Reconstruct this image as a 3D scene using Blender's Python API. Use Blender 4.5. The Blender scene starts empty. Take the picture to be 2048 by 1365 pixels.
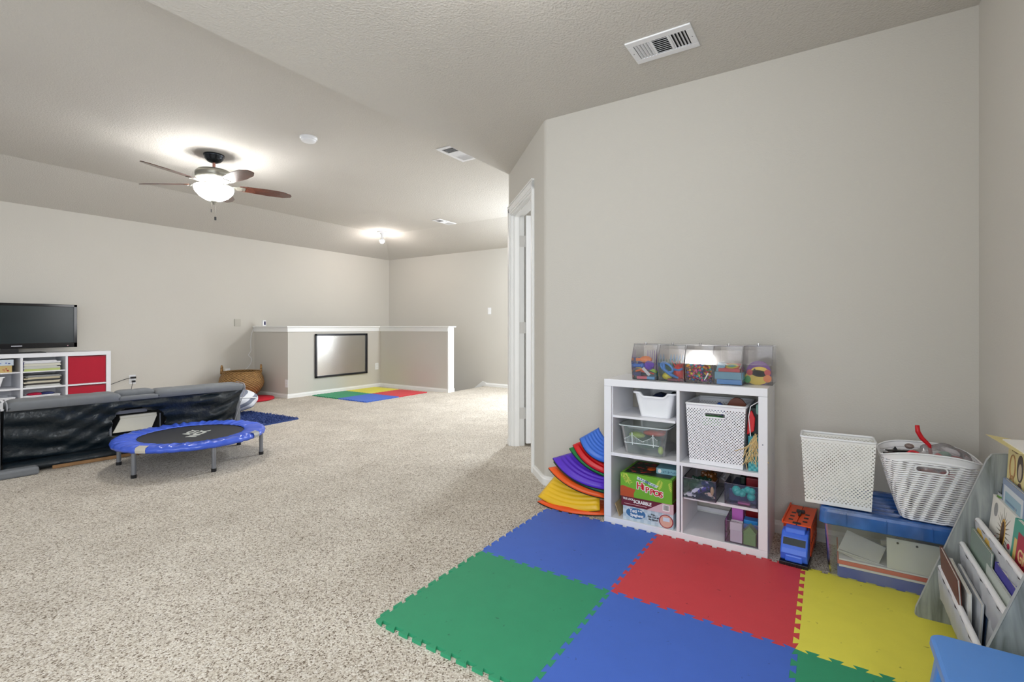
import bpy, bmesh, math, random
from mathutils import Vector, Matrix
from mathutils.geometry import tessellate_polygon
PI = math.pi
SC = bpy.context.scene
COL = SC.collection

# ------------------------------------------------------------ camera, light, exposure
cam_d = bpy.data.cameras.new('camera'); cam = bpy.data.objects.new('camera', cam_d); COL.objects.link(cam)
cam.location = (0, 0, 1.055)
cam.rotation_euler = (PI / 2, 0, math.atan2(631, 971) - PI / 2)
cam_d.sensor_width = 36; cam_d.lens = 971 / 2048 * 36
cam_d.shift_y = -27.5 / 2048; cam_d.clip_start = 0.02; cam_d.clip_end = 60
SC.camera = cam

w = bpy.data.worlds.new('sky'); SC.world = w; w.use_nodes = True
w.node_tree.nodes['Background'].inputs[0].default_value = (0.75, 0.85, 1, 1)
w.node_tree.nodes['Background'].inputs[1].default_value = 1.0

def area(name, loc, target, sx, sy, power, col, spread=PI):
    l = bpy.data.lights.new(name, 'AREA'); l.shape = 'RECTANGLE'; l.size = sx; l.size_y = sy
    l.energy = power; l.color = col; l.spread = spread
    o = bpy.data.objects.new(name, l); COL.objects.link(o); o.location = loc
    d = Vector(target) - Vector(loc)
    o.rotation_euler = d.to_track_quat('-Z', 'Y').to_euler()
    return o
# daylight through the windows: big one in the left wall, one behind the camera, one in the hall
area('daylight_left', (-1.90, 1.2, 1.35), (5, 1.2, 1.35), 2.2, 1.5, 28, (0.88, 0.94, 1.0))
area('daylight_left_far', (-1.90, 5.0, 1.35), (5, 5.0, 1.35), 2.0, 1.5, 6, (0.90, 0.95, 1.0))
area('daylight_near', (-0.85, -0.57, 1.45), (-0.85, 5, 1.3), 1.4, 1.3, 68, (0.88, 0.94, 1.0))
area('daylight_hall', (6.99, 3.15, 1.35), (0, 3.15, 1.2), 0.9, 1.5, 58, (0.86, 0.92, 1.0))
area('bedroom_fill', (4.0, 0.3, 1.5), (3.75, 2.0, 1.0), 1.0, 1.2, 22, (0.96, 0.98, 1.0))  # unseen lamp added inside the bedroom, aimed to brighten the door leaf
SC.view_settings.view_transform = 'Standard'; SC.view_settings.look = 'None'
SC.view_settings.gamma = 1; SC.view_settings.use_curve_mapping = False
SC.view_settings.exposure = 0.19
SC.cycles.max_bounces = 10; SC.cycles.diffuse_bounces = 6; SC.cycles.transparent_max_bounces = 24
SC.cycles.use_denoising = True
SC.cycles.caustics_reflective = False; SC.cycles.caustics_refractive = False
SC.cycles.sample_clamp_indirect = 6

# ------------------------------------------------------------ material helpers
MATS = {}
def srgb(r, g, b):
    f = lambda c: ((c / 255) / 12.92) if c / 255 <= 0.04045 else (((c / 255) + 0.055) / 1.055) ** 2.4
    return (f(r), f(g), f(b), 1)
def N(nt, t, **kw):
    n = nt.nodes.new(t)
    for k, v in kw.items(): setattr(n, k, v)
    return n
def mth(nt, op, a, b=None, c=None):
    n = N(nt, 'ShaderNodeMath', operation=op)
    for i, v in enumerate((a, b, c)):
        if v is None: continue
        if isinstance(v, (int, float)): n.inputs[i].default_value = v
        else: nt.links.new(v, n.inputs[i])
    return n.outputs[0]
def mat(name, col, rough=0.5, metal=0.0, var=0.05, scale=8.0, bump=0.0, bscale=60.0, bdist=0.002, spec=0.5,
        trans=0.0, alpha=1.0, emit=None, estr=0.0, coat=0.0, sss=0.0):
    """principled material with a gentle procedural colour variation and optional noise bump"""
    if name in MATS: return MATS[name]
    m = bpy.data.materials.new(name); m.use_nodes = True; nt = m.node_tree
    p = nt.nodes['Principled BSDF']
    tc = N(nt, 'ShaderNodeTexCoord')
    nz = N(nt, 'ShaderNodeTexNoise'); nz.inputs['Scale'].default_value = scale; nz.inputs['Detail'].default_value = 4
    nt.links.new(tc.outputs['Object'], nz.inputs['Vector'])
    mx = N(nt, 'ShaderNodeMix', data_type='RGBA')
    mx.inputs[6].default_value = tuple(max(0, c * (1 - var)) for c in col[:3]) + (1,)
    mx.inputs[7].default_value = tuple(min(1, c * (1 + var)) for c in col[:3]) + (1,)
    nt.links.new(nz.outputs['Fac'], mx.inputs[0]); nt.links.new(mx.outputs[2], p.inputs['Base Color'])
    p.inputs['Roughness'].default_value = rough; p.inputs['Metallic'].default_value = metal
    p.inputs['Specular IOR Level'].default_value = spec
    p.inputs['Transmission Weight'].default_value = trans; p.inputs['Alpha'].default_value = alpha
    p.inputs['Coat Weight'].default_value = coat
    if emit: p.inputs['Emission Color'].default_value = emit; p.inputs['Emission Strength'].default_value = estr
    if bump:
        n2 = N(nt, 'ShaderNodeTexNoise'); n2.inputs['Scale'].default_value = bscale; n2.inputs['Detail'].default_value = 3
        nt.links.new(tc.outputs['Object'], n2.inputs['Vector'])
        b = N(nt, 'ShaderNodeBump'); b.inputs['Strength'].default_value = bump; b.inputs['Distance'].default_value = bdist
        nt.links.new(n2.outputs['Fac'], b.inputs['Height']); nt.links.new(b.outputs[0], p.inputs['Normal'])
    MATS[name] = m; return m
def cmat(r, g, b, rough=0.45, **k):
    return mat('paint_%d_%d_%d_%d' % (r, g, b, int(rough * 100)) + ('m' if k.get('metal') else ''), srgb(r, g, b), rough, **k)
def clear_plastic(name, tint, dens=0.12, rough=0.05, gl=0.12):
    """thin clear acrylic: mostly transparent with a fresnel gloss and a slight milky tint"""
    if name in MATS: return MATS[name]
    m = bpy.data.materials.new(name); m.use_nodes = True; nt = m.node_tree; nt.nodes.clear()
    out = N(nt, 'ShaderNodeOutputMaterial'); tr = N(nt, 'ShaderNodeBsdfTransparent'); tr.inputs[0].default_value = tint
    gs = N(nt, 'ShaderNodeBsdfGlossy'); gs.inputs['Roughness'].default_value = rough
    df = N(nt, 'ShaderNodeBsdfDiffuse'); df.inputs[0].default_value = tint
    nz = N(nt, 'ShaderNodeTexNoise'); nz.inputs['Scale'].default_value = 12
    tc = N(nt, 'ShaderNodeTexCoord'); nt.links.new(tc.outputs['Object'], nz.inputs['Vector'])
    m1 = N(nt, 'ShaderNodeMixShader'); nt.links.new(mth(nt, 'MULTIPLY', nz.outputs['Fac'], dens * 2), m1.inputs[0])
    nt.links.new(tr.outputs[0], m1.inputs[1]); nt.links.new(df.outputs[0], m1.inputs[2])
    fr = N(nt, 'ShaderNodeFresnel'); fr.inputs[0].default_value = 1.45
    m2 = N(nt, 'ShaderNodeMixShader'); nt.links.new(mth(nt, 'MULTIPLY_ADD', fr.outputs[0], 0.9, gl * 0.3), m2.inputs[0])
    nt.links.new(m1.outputs[0], m2.inputs[1]); nt.links.new(gs.outputs[0], m2.inputs[2])
    nt.links.new(m2.outputs[0], out.inputs[0]); MATS[name] = m; return m
def perforated(name, col, pu, pv, ru, rv, z0, z1, rough=0.4, tri=False, vs0=0.0, stag=0.5):
    """moulded plastic with staggered holes between heights z0 and z1 (object space)"""
    m = bpy.data.materials.new(name); m.use_nodes = True; nt = m.node_tree; p = nt.nodes['Principled BSDF']
    p.inputs['Base Color'].default_value = col; p.inputs['Roughness'].default_value = rough
    tc = N(nt, 'ShaderNodeTexCoord'); sp = N(nt, 'ShaderNodeSeparateXYZ'); nt.links.new(tc.outputs['Object'], sp.inputs[0])
    u = mth(nt, 'ADD', sp.outputs[0], sp.outputs[1]); v = sp.outputs[2]
    vs = mth(nt, 'ADD', mth(nt, 'DIVIDE', v, pv), vs0); row = mth(nt, 'FLOOR', vs)
    us = mth(nt, 'MULTIPLY_ADD', row, stag, mth(nt, 'DIVIDE', u, pu))
    fu = mth(nt, 'SUBTRACT', mth(nt, 'FRACT', us), 0.5); fv = mth(nt, 'SUBTRACT', mth(nt, 'FRACT', vs), 0.5)
    if tri:   # small triangles pointing up and down in turn
        sgn = mth(nt, 'SUBTRACT', mth(nt, 'MULTIPLY', mth(nt, 'FLOORED_MODULO', row, 2.0), 2.0), 1.0)
        t = mth(nt, 'ADD', mth(nt, 'MULTIPLY', mth(nt, 'ABSOLUTE', fu), 1 / ru), mth(nt, 'MULTIPLY', mth(nt, 'MULTIPLY', fv, sgn), 1 / rv))
        low = mth(nt, 'GREATER_THAN', mth(nt, 'MULTIPLY', fv, sgn), -rv * 0.8)
        hole = mth(nt, 'MULTIPLY', mth(nt, 'LESS_THAN', t, 0.75), low)
    else:
        d = mth(nt, 'ADD', mth(nt, 'POWER', mth(nt, 'DIVIDE', mth(nt, 'ABSOLUTE', fu), ru), 2.0),
                mth(nt, 'POWER', mth(nt, 'DIVIDE', mth(nt, 'ABSOLUTE', fv), rv), 2.0))
        hole = mth(nt, 'LESS_THAN', d, 1.0)
    band = mth(nt, 'MULTIPLY', mth(nt, 'GREATER_THAN', v, z0), mth(nt, 'LESS_THAN', v, z1))
    nt.links.new(mth(nt, 'SUBTRACT', 1.0, mth(nt, 'MULTIPLY', hole, band)), p.inputs['Alpha'])
    return m
def wall_mat(name, col, bscale, bstr, bdist):
    return mat(name, col, 0.9, var=0.025, scale=1.3, bump=bstr, bscale=bscale, bdist=bdist, spec=0.2)
WALL = wall_mat('greige_wall_paint', srgb(203, 199, 191), 130, 0.35, 0.003)
CEIL = wall_mat('textured_ceiling_paint', srgb(205, 201, 194), 88, 0.8, 0.006)
TRIM = mat('white_trim_paint', srgb(236, 236, 234), 0.35, var=0.02)
DOORW = mat('white_door_paint', srgb(238, 239, 240), 0.4, var=0.02)
WHITE = mat('white_melamine', srgb(232, 232, 236), 0.35, var=0.02)
WPLAST = mat('white_plastic', srgb(236, 237, 240), 0.3, var=0.02)
BLACK = mat('black_plastic', srgb(20, 20, 24), 0.35)
STEEL = mat('grey_steel', srgb(135, 138, 145), 0.35, metal=0.6)
DARK = mat('dark_void', srgb(22, 22, 24), 0.8)
CLEAR = clear_plastic('clear_acrylic', (0.975, 0.965, 0.975, 1), 0.03, 0.10, 0.2)
SMOKE = clear_plastic('smoked_clear_plastic', (0.90, 0.89, 0.93, 1), 0.04)
FROST = clear_plastic('frosted_plastic', (0.84, 0.89, 0.88, 1), 0.16, 0.2)
BINP = clear_plastic('clear_bin_plastic', (0.90, 0.91, 0.92, 1), 0.09, 0.22)

def carpet_mat():
    m = bpy.data.materials.new('speckled_frieze_carpet'); m.use_nodes = True; nt = m.node_tree; p = nt.nodes['Principled BSDF']
    tc = N(nt, 'ShaderNodeTexCoord')
    v = N(nt, 'ShaderNodeTexVoronoi'); v.inputs['Scale'].default_value = 210; v.inputs['Randomness'].default_value = 1
    nz = N(nt, 'ShaderNodeTexNoise'); nz.inputs['Scale'].default_value = 95; nz.inputs['Detail'].default_value = 2; nz.inputs['Distortion'].default_value = 1.2
    wv = N(nt, 'ShaderNodeVectorMath', operation='MULTIPLY_ADD'); wv.inputs[1].default_value = (0.01, 0.01, 0.01)
    nt.links.new(tc.outputs['Object'], nz.inputs['Vector']); nt.links.new(nz.outputs['Color'], wv.inputs[0])
    nt.links.new(tc.outputs['Object'], wv.inputs[2]); nt.links.new(wv.outputs[0], v.inputs['Vector'])
    sp = N(nt, 'ShaderNodeSeparateColor'); nt.links.new(v.outputs['Color'], sp.inputs[0])
    r = N(nt, 'ShaderNodeValToRGB'); e = r.color_ramp.elements
    e[0].position = 0.0; e[0].color = srgb(114, 100, 86)
    e[1].position = 1.0; e[1].color = srgb(242, 237, 229)
    for pos, c in ((0.10, (148, 136, 122)), (0.22, (190, 179, 164)), (0.45, (212, 203, 189)), (0.75, (226, 218, 205))):
        x = r.color_ramp.elements.new(pos); x.color = srgb(*c)
    nt.links.new(sp.outputs[0], r.inputs[0])
    n3 = N(nt, 'ShaderNodeTexNoise'); n3.inputs['Scale'].default_value = 3.0; n3.inputs['Detail'].default_value = 5
    nt.links.new(tc.outputs['Object'], n3.inputs['Vector'])
    mx = N(nt, 'ShaderNodeMix', data_type='RGBA', blend_type='MULTIPLY'); mx.inputs[0].default_value = 1
    rr = N(nt, 'ShaderNodeValToRGB'); rr.color_ramp.elements[0].position = 0.3; rr.color_ramp.elements[0].color = (0.84, 0.83, 0.82, 1)
    rr.color_ramp.elements[1].position = 0.7; rr.color_ramp.elements[1].color = (1, 1, 1, 1)
    nt.links.new(n3.outputs['Fac'], rr.inputs[0]); nt.links.new(r.outputs[0], mx.inputs[6]); nt.links.new(rr.outputs[0], mx.inputs[7])
    nt.links.new(mx.outputs[2], p.inputs['Base Color'])
    p.inputs['Roughness'].default_value = 1; p.inputs['Specular IOR Level'].default_value = 0.1
    b = N(nt, 'ShaderNodeBump'); b.inputs['Strength'].default_value = 0.6; b.inputs['Distance'].default_value = 0.005
    h = mth(nt, 'ADD', mth(nt, 'MULTIPLY', nz.outputs['Fac'], 0.8), mth(nt, 'MULTIPLY', v.outputs['Distance'], -0.7))
    nt.links.new(h, b.inputs['Height']); nt.links.new(b.outputs[0], p.inputs['Normal'])
    return m
CARPET = carpet_mat()

# ------------------------------------------------------------ mesh helpers
def BM(): return bmesh.new()
def box(bm, x0, x1, y0, y1, z0, z1, M=None):
    v = [bm.verts.new((x, y, z)) for z in (z0, z1) for y in (y0, y1) for x in (x0, x1)]
    for f in ((0, 2, 3, 1), (4, 5, 7, 6), (0, 1, 5, 4), (2, 6, 7, 3), (0, 4, 6, 2), (1, 3, 7, 5)): bm.faces.new([v[i] for i in f])
    if M: bmesh.ops.transform(bm, matrix=M, verts=v)
    return v
def cyl(bm, a, b, r, r2=None, seg=16):
    a = Vector(a); b = Vector(b); d = b - a; r2 = r if r2 is None else r2
    q = d.to_track_quat('Z', 'Y').to_matrix()
    ra = [bm.verts.new(a + q @ Vector((r * math.cos(2 * PI * i / seg), r * math.sin(2 * PI * i / seg), 0))) for i in range(seg)]
    rb = [bm.verts.new(b + q @ Vector((r2 * math.cos(2 * PI * i / seg), r2 * math.sin(2 * PI * i / seg), 0))) for i in range(seg)]
    for i in range(seg): bm.faces.new((ra[i], ra[(i + 1) % seg], rb[(i + 1) % seg], rb[i]))
    bm.faces.new(ra[::-1]); bm.faces.new(rb)
def lathe(bm, prof, c=(0, 0, 0), seg=32, sx=1, sy=1, closed_ends=True):
    rings = []
    for r, z in prof:
        rings.append([bm.verts.new((c[0] + sx * r * math.cos(2 * PI * i / seg), c[1] + sy * r * math.sin(2 * PI * i / seg), c[2] + z)) for i in range(seg)])
    for a, b in zip(rings, rings[1:]):
        for i in range(seg): bm.faces.new((a[i], a[(i + 1) % seg], b[(i + 1) % seg], b[i]))
    if closed_ends:
        if prof[0][0] > 1e-4: bm.faces.new(rings[0][::-1])
        if prof[-1][0] > 1e-4: bm.faces.new(rings[-1])
    bmesh.ops.remove_doubles(bm, verts=[v for r in rings for v in r], dist=1e-5)
def prism(bm, poly, z0, z1, M=None):
    a = [bm.verts.new((x, y, z0)) for x, y in poly]; b = [bm.verts.new((x, y, z1)) for x, y in poly]
    n = len(poly)
    for i in range(n): bm.faces.new((a[i], a[(i + 1) % n], b[(i + 1) % n], b[i]))
    if n > 4:
        for t in tessellate_polygon([[Vector((x, y, 0)) for x, y in poly]]):
            try: bm.faces.new([a[k] for k in t]); bm.faces.new([b[k] for k in t])
            except ValueError: pass
    else: bm.faces.new(a[::-1]); bm.faces.new(b)
    if M: bmesh.ops.transform(bm, matrix=M, verts=a + b)
def tube(bm, pts, r, seg=8, closed=False):
    pts = [Vector(p) for p in pts]; n = len(pts); rings = []
    up = Vector((0, 0, 1)); prev = None
    for i, p in enumerate(pts):
        if closed: d = pts[(i + 1) % n] - pts[i - 1]
        else: d = pts[min(i + 1, n - 1)] - pts[max(i - 1, 0)]
        d.normalize()
        s = (prev - d * prev.dot(d)) if prev else (up.cross(d) if abs(d.z) < 0.9 else Vector((1, 0, 0)).cross(d))
        s.normalize(); prev = s; t = d.cross(s)
        rr = r[i] if isinstance(r, (list, tuple)) else r
        rings.append([bm.verts.new(p + s * rr * math.cos(2 * PI * k / seg) + t * rr * math.sin(2 * PI * k / seg)) for k in range(seg)])
    for i in range(n if closed else n - 1):
        a = rings[i]; b = rings[(i + 1) % n]
        for k in range(seg): bm.faces.new((a[k], a[(k + 1) % seg], b[(k + 1) % seg], b[k]))
    if not closed: bm.faces.new(rings[0][::-1]); bm.faces.new(rings[-1])
def ico(bm, c, r, sub=2, s=(1, 1, 1), M=None):
    g = bmesh.ops.create_icosphere(bm, subdivisions=sub, radius=r)
    mt = Matrix.Translation(c) @ (M if M else Matrix()) @ Matrix.Diagonal((s[0], s[1], s[2], 1))
    bmesh.ops.transform(bm, matrix=mt, verts=g['verts'])
def obj(name, bm, m, parent=None, bevel=0.0, smooth=False, seg=2, solid=0.0, sub=0, label=None):
    bmesh.ops.recalc_face_normals(bm, faces=bm.faces)
    me = bpy.data.meshes.new(name); bm.to_mesh(me); bm.free()
    for mm in (m if isinstance(m, (list, tuple)) else [m]): me.materials.append(mm)
    o = bpy.data.objects.new(name, me); COL.objects.link(o)
    if parent: o.parent = parent
    if solid: s = o.modifiers.new('solid', 'SOLIDIFY'); s.thickness = solid; s.offset = 0
    if bevel:
        b = o.modifiers.new('bevel', 'BEVEL'); b.width = bevel; b.segments = seg; b.limit_method = 'ANGLE'; b.angle_limit = math.radians(40)
    if sub: s = o.modifiers.new('sub', 'SUBSURF'); s.levels = sub; s.render_levels = sub
    if smooth:
        for p in me.polygons: p.use_smooth = True
    if label: o['label'] = label
    return o
def thing(name, label, cat, loc=(0, 0, 0), rot=(0, 0, 0), group=None):
    o = bpy.data.objects.new(name, None); COL.objects.link(o); o.empty_display_size = 0.05
    o.location = loc; o.rotation_euler = rot; o['label'] = label; o['category'] = cat
    if group: o['group'] = group
    return o
def tag(o, label, cat, group=None, kind=None):
    o['label'] = label; o['category'] = cat
    if group: o['group'] = group
    if kind: o['kind'] = kind
    return o
def struct(name, bm, m, parent=None, **k):
    o = obj(name, bm, m, parent, **k)
    if not parent: o['kind'] = 'structure'
    return o
def copytree(root, loc, rot=None, label=None):
    r = root.copy(); COL.objects.link(r); r.location = loc
    if rot is not None: r.rotation_euler = rot
    if label: r['label'] = label
    for ch in root.children:
        c = ch.copy(); COL.objects.link(c); c.parent = r
        for g in ch.children:
            d = g.copy(); COL.objects.link(d); d.parent = c
    return r
def text(name, s, size, m, parent, M, off=0.0, depth=0.0006, sx=1.0, shear=0.0, align='CENTER'):
    cu = bpy.data.curves.new(name, 'FONT'); cu.body = s; cu.size = size; cu.offset = off; cu.extrude = depth
    cu.align_x = align; cu.align_y = 'CENTER'; cu.shear = shear; cu.resolution_u = 3
    t = bpy.data.objects.new(name, cu); COL.objects.link(t)
    dg = bpy.context.evaluated_depsgraph_get(); dg.update()
    me = bpy.data.meshes.new_from_object(t.evaluated_get(dg)); me.name = name
    bpy.data.objects.remove(t); bpy.data.curves.remove(cu)
    me.materials.clear(); me.materials.append(m)
    me.transform(M @ Matrix.Diagonal((sx, 1, 1, 1)))
    o = bpy.data.objects.new(name, me); COL.objects.link(o); o.parent = parent
    return o
def frame(origin, xdir, ydir):
    x = Vector(xdir).normalized(); y = Vector(ydir).normalized(); z = x.cross(y); z.normalize(); y = z.cross(x)
    return Matrix(((x.x, y.x, z.x, origin[0]), (x.y, y.y, z.y, origin[1]), (x.z, y.z, z.z, origin[2]), (0, 0, 0, 1)))

XR = 2.84          # right wall
YN = -0.545        # near wall
YT = 7.60          # tv wall
XB = 7.03          # back wall
XL = -1.95         # window wall on the left
H1, H2 = 2.44, 2.70
YS = 2.42          # soffit line
T = 0.12
D0 = (XR, 1.585); S2 = math.sqrt(0.5)
def dw(a, b): return (D0[0] + S2 * a + S2 * b, D0[1] + S2 * a - S2 * b)    # along / through the door wall

# ------------------------------------------------------------ shell
bm = BM()
def slab(poly, z0, z1): prism(bm, poly, z0, z1)
slab([(XL, YN), (6.05, YN), (6.05, 5.13), (6.0, 5.13), (6.0, 6.76), (4.28, 6.76), (4.28, YT), (XL, YT)], -0.25, 0)
slab([(6.05, YN), (XB, YN), (XB, 5.14), (6.05, 5.14)], -0.25, 0)
struct('floor', bm, CARPET)
bm = BM()
for i in range(8): box(bm, 6.11, XB, 5.14 + 0.26 * i, 5.40 + 0.26 * i, -2.7, -0.19 * (i + 1))
box(bm, 4.28, 6.11, 5.14, YT, -2.75, -2.70)
struct('trim_1', bm, CARPET)
# ceiling, near lower flat with the step up to the raised one
bm = BM()
slab([(XL, YN), (XR + T, YN), (XR + T, 1.56), dw(0.12, 0.08), dw(1.17, 0.08), (3.70, YS), (XL, YS)], H1, H1 + 0.4)
o = struct('ceiling', bm, CEIL)
bm = BM()
q = [(XL, YS, H2), (XB - 1.03, YS, H2), (XB - 1.03, YT - 1.02, H2), (XL, YT - 1.02, H2), (XL, YT, H1), (XB, YT, H1), (XB, YS, H1)]
v = [bm.verts.new(p) for p in q]
bm.faces.new((v[0], v[1], v[2], v[3])); bm.faces.new((v[3], v[2], v[5], v[4])); bm.faces.new((v[1], v[6], v[5], v[2]))
r = bmesh.ops.extrude_face_region(bm, geom=list(bm.faces)); up = [x for x in r['geom'] if isinstance(x, bmesh.types.BMVert)]
bmesh.ops.translate(bm, vec=(0, 0, 0.2), verts=up)
struct('ceiling_raised', bm, CEIL)
bm = BM(); slab([(2.97, YN), (XB, YN), (XB, 2.3), (3.76, 2.3), (2.99, 1.53)], H1, H1 + 0.1); struct('ceiling_bedroom', bm, CEIL)
# walls
bm = BM()
arc = []
for i in range(7):
    t = PI - i / 6 * PI / 4      # outward normal swings from -X toward (-X+Y)
    arc.append((2.905 + 0.065 * math.cos(t), 1.558 + 0.065 * math.sin(t)))
slab([(XR, YN - T)] + arc + [dw(0.28, 0), dw(0.28, T), (XR + T, 1.53), (XR + T, YN - T)], -0.05, H1)
struct('wall_right', bm, WALL, smooth=False)
bm = BM()
slab([dw(0.28, 0), dw(0.325, 0), dw(0.325, T), dw(0.28, T)], -0.05, H1)
slab([dw(1.10, 0), dw(1.17, 0), (3.67, YS), (3.75, YS), (3.75, 2.31), dw(1.10, T)], -0.05, H1)
slab([dw(0.325, 0), dw(1.10, 0), dw(1.10, T), dw(0.325, T)], 2.065, H1)
struct('wall_door', bm, WALL)
bm = BM(); box(bm, XR + T, 6.3, YN - T, YN, -0.05, H1); struct('wall_bedroom', bm, WALL)
bm = BM(); box(bm, 3.75, 7.15, YS - T, YS, -0.05, H2); struct('wall_hall', bm, WALL)
bm = BM(); box(bm, XB, XB + T, YN, YT + T, -2.8, H2); struct('wall_back', bm, WALL)
bm = BM(); box(bm, XL - T, XB, YT, YT + T, -2.8, H2); struct('wall_tv', bm, WALL)
# near wall with the window behind the camera
bm = BM()
box(bm, -0.1, XR + T, YN - T, YN, -0.05, H1); box(bm, XL - T, -1.6, YN - T, YN, -0.05, H1)
box(bm, -1.6, -0.1, YN - T, YN, -0.05, 0.75); box(bm, -1.6, -0.1, YN - T, YN, 2.15, H1)
struct('wall_near', bm, WALL)
bm = BM()
ys = [YN, 0.0, 2.4, 3.9, 6.1, YT]
for i, (a, b) in enumerate(zip(ys, ys[1:])):
    if i % 2 == 0: box(bm, XL - T, XL, a, b, -0.05, H2)
    else: box(bm, XL - T, XL, a, b, -0.05, 0.55); box(bm, XL - T, XL, a, b, 2.15, H2)
struct('wall_left', bm, WALL)
def window(name, x0, x1, y0, y1, z0, z1):
    fr = BM(); t = 0.04
    if x1 - x0 > y1 - y0:
        for a, b, c, d in ((x0, x1, z0, z0 + t), (x0, x1, z1 - t, z1), (x0, x0 + t, z0, z1), (x1 - t, x1, z0, z1), ((x0 + x1) / 2 - .02, (x0 + x1) / 2 + .02, z0, z1), (x0, x1, (z0 + z1) / 2 - .015, (z0 + z1) / 2 + .015)):
            box(fr, a, b, y0, y1, c, d)
    else:
        for a, b, c, d in ((y0, y1, z0, z0 + t), (y0, y1, z1 - t, z1), (y0, y0 + t, z0, z1), (y1 - t, y1, z0, z1), ((y0 + y1) / 2 - .02, (y0 + y1) / 2 + .02, z0, z1), (y0, y1, (z0 + z1) / 2 - .015, (z0 + z1) / 2 + .015)):
            box(fr, x0, x1, a, b, c, d)
    return struct(name, fr, TRIM)
window('window_1', -1.6, -0.1, YN - 0.09, YN - 0.05, 0.75, 2.15)
window('window_2', XL - 0.08, XL - 0.04, 0.0, 2.4, 0.55, 2.15)
window('window_3', XL - 0.08, XL - 0.04, 3.9, 6.1, 0.55, 2.15)

# baseboards
def board(name, pts, h=0.062, t=0.014):
    """extrude a small moulded profile along a polyline; room is on the left of the travel direction"""
    bm = BM(); prof = [(0, 0), (t, 0), (t, h * 0.68), (t * 0.55, h * 0.8), (t * 0.45, h), (0, h)]
    n = len(pts); rings = []
    for i, p in enumerate(pts):
        d0 = (Vector(pts[i]) - Vector(pts[i - 1])).normalized() if i else None
        d1 = (Vector(pts[i + 1]) - Vector(pts[i])).normalized() if i < n - 1 else None
        d0 = d0 or d1; d1 = d1 or d0
        n0 = Vector((-d0.y, d0.x)); n1 = Vector((-d1.y, d1.x)); m_ = (n0 + n1); m_ /= max(0.2, m_.dot(n0))
        rings.append([bm.verts.new((p[0] + m_.x * a, p[1] + m_.y * a, z)) for a, z in prof])
    for a, b in zip(rings, rings[1:]):
        for k in range(len(prof)): bm.faces.new((a[k], a[(k + 1) % len(prof)], b[(k + 1) % len(prof)], b[k]))
    bm.faces.new(rings[0]); bm.faces.new(rings[-1][::-1])
    return struct(name, bm, TRIM)
board('baseboard_right', [(XR, YN)] + arc + [dw(0.27, 0)])
board('baseboard_door', [dw(1.163, 0), (3.672, YS + 0.001), (3.9, YS + 0.001)])
board('baseboard_near', [(-1.9, YN), (XR - 0.014, YN)])
board('baseboard_tv', [(4.22, YT), (XL, YT)])
board('baseboard_back', [(XB, YS), (XB, 5.12)])
board('baseboard_pony_left', [(5.99, 6.70), (4.22, 6.70), (4.22, YT)])
board('baseboard_pony_right', [(5.99, 5.12), (5.99, 6.70)])
bm = BM()
prism(bm, [(5.12, 0.0), (5.12, 0.072), (5.2, 0.085), (7.4, -1.5), (7.4, -1.6), (5.2, 0.0)], 0, 0.012, Matrix(((0, 0, -1, XB), (1, 0, 0, 0), (0, 1, 0, 0), (0, 0, 0, 1))))
struct('baseboard_stairs', bm, TRIM)

# half wall round the stairs
bm = BM()
slab([(4.22, 6.70), (5.99, 6.70), (5.99, 5.13), (6.11, 5.13), (6.11, 6.82), (4.34, 6.82), (4.34, YT), (4.22, YT)], -0.02, 1.03)
pony = struct('wall_pony', bm, WALL)
bm = BM()
slab([(4.185, 6.665), (5.955, 6.665), (5.955, 5.08), (6.145, 5.08), (6.145, 6.855), (4.375, 6.855), (4.375, YT), (4.185, YT)], 1.052, 1.072)
slab([(4.205, 6.685), (5.975, 6.685), (5.975, 5.11), (6.125, 5.11), (6.125, 6.835), (4.355, 6.835), (4.355, YT), (4.205, YT)], 0.985, 1.052)
struct('trim_2', bm, TRIM, bevel=0.004)
bm = BM(); box(bm, 5.98, 6.12, 5.105, 5.13, 0, 0.99); box(bm, 5.972, 6.128, 5.10, 5.135, 0, 0.06)
struct('trim_3', bm, TRIM, bevel=0.002)

# ------------------------------------------------------------ door
M = Matrix(((S2, S2, 0, D0[0]), (S2, -S2, 0, D0[1]), (0, 0, 1, 0), (0, 0, 0, 1)))   # local a, b, z
door = bpy.data.objects.new('door_1', None); COL.objects.link(door); door['kind'] = 'structure'
bm = BM()
for a0, a1 in ((0.27, 0.332), (1.093, 1.158)):
    box(bm, a0, a1, -0.012, 0, 0, 2.12, M); box(bm, a0 + 0.008, a1 - 0.028 if a0 < 1 else a1 - 0.008, -0.019, -0.011, 0, 2.11, M)
box(bm, 0.27, 1.158, -0.012, 0, 2.058, 2.125, M); box(bm, 0.278, 1.15, -0.019, -0.011, 2.075, 2.118, M)
box(bm, 0.27, 1.158, -0.024, 0, 2.125, 2.132, M)
obj('door_casing', bm, TRIM, door, bevel=0.002)
bm = BM()
box(bm, 0.325, 0.345, 0, T, 0, 2.06, M); box(bm, 1.08, 1.10, 0, T, 0, 2.06, M); box(bm, 0.325, 1.10, 0, T, 2.045, 2.065, M)
box(bm, 0.345, 0.357, 0.03, 0.07, 0, 2.045, M); box(bm, 1.068, 1.08, 0.03, 0.07, 0, 2.045, M); box(bm, 0.345, 1.08, 0.03, 0.07, 2.033, 2.045, M)
obj('door_jamb', bm, TRIM, door)
ML = M @ Matrix.Translation((1.060, T + 0.004, 0)) @ Matrix.Rotation(math.radians(2), 4, 'Z')
bm = BM(); box(bm, -0.035, 0, 0.0, 0.73, 0.03, 2.04, ML)
for z0, z1 in ((0.25, 0.95), (1.05, 1.9)):
    box(bm, -0.037, 0.002, 0.12, 0.60, z0, z1, ML)
leaf = obj('door_leaf', bm, DOORW, door, bevel=0.002)
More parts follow.
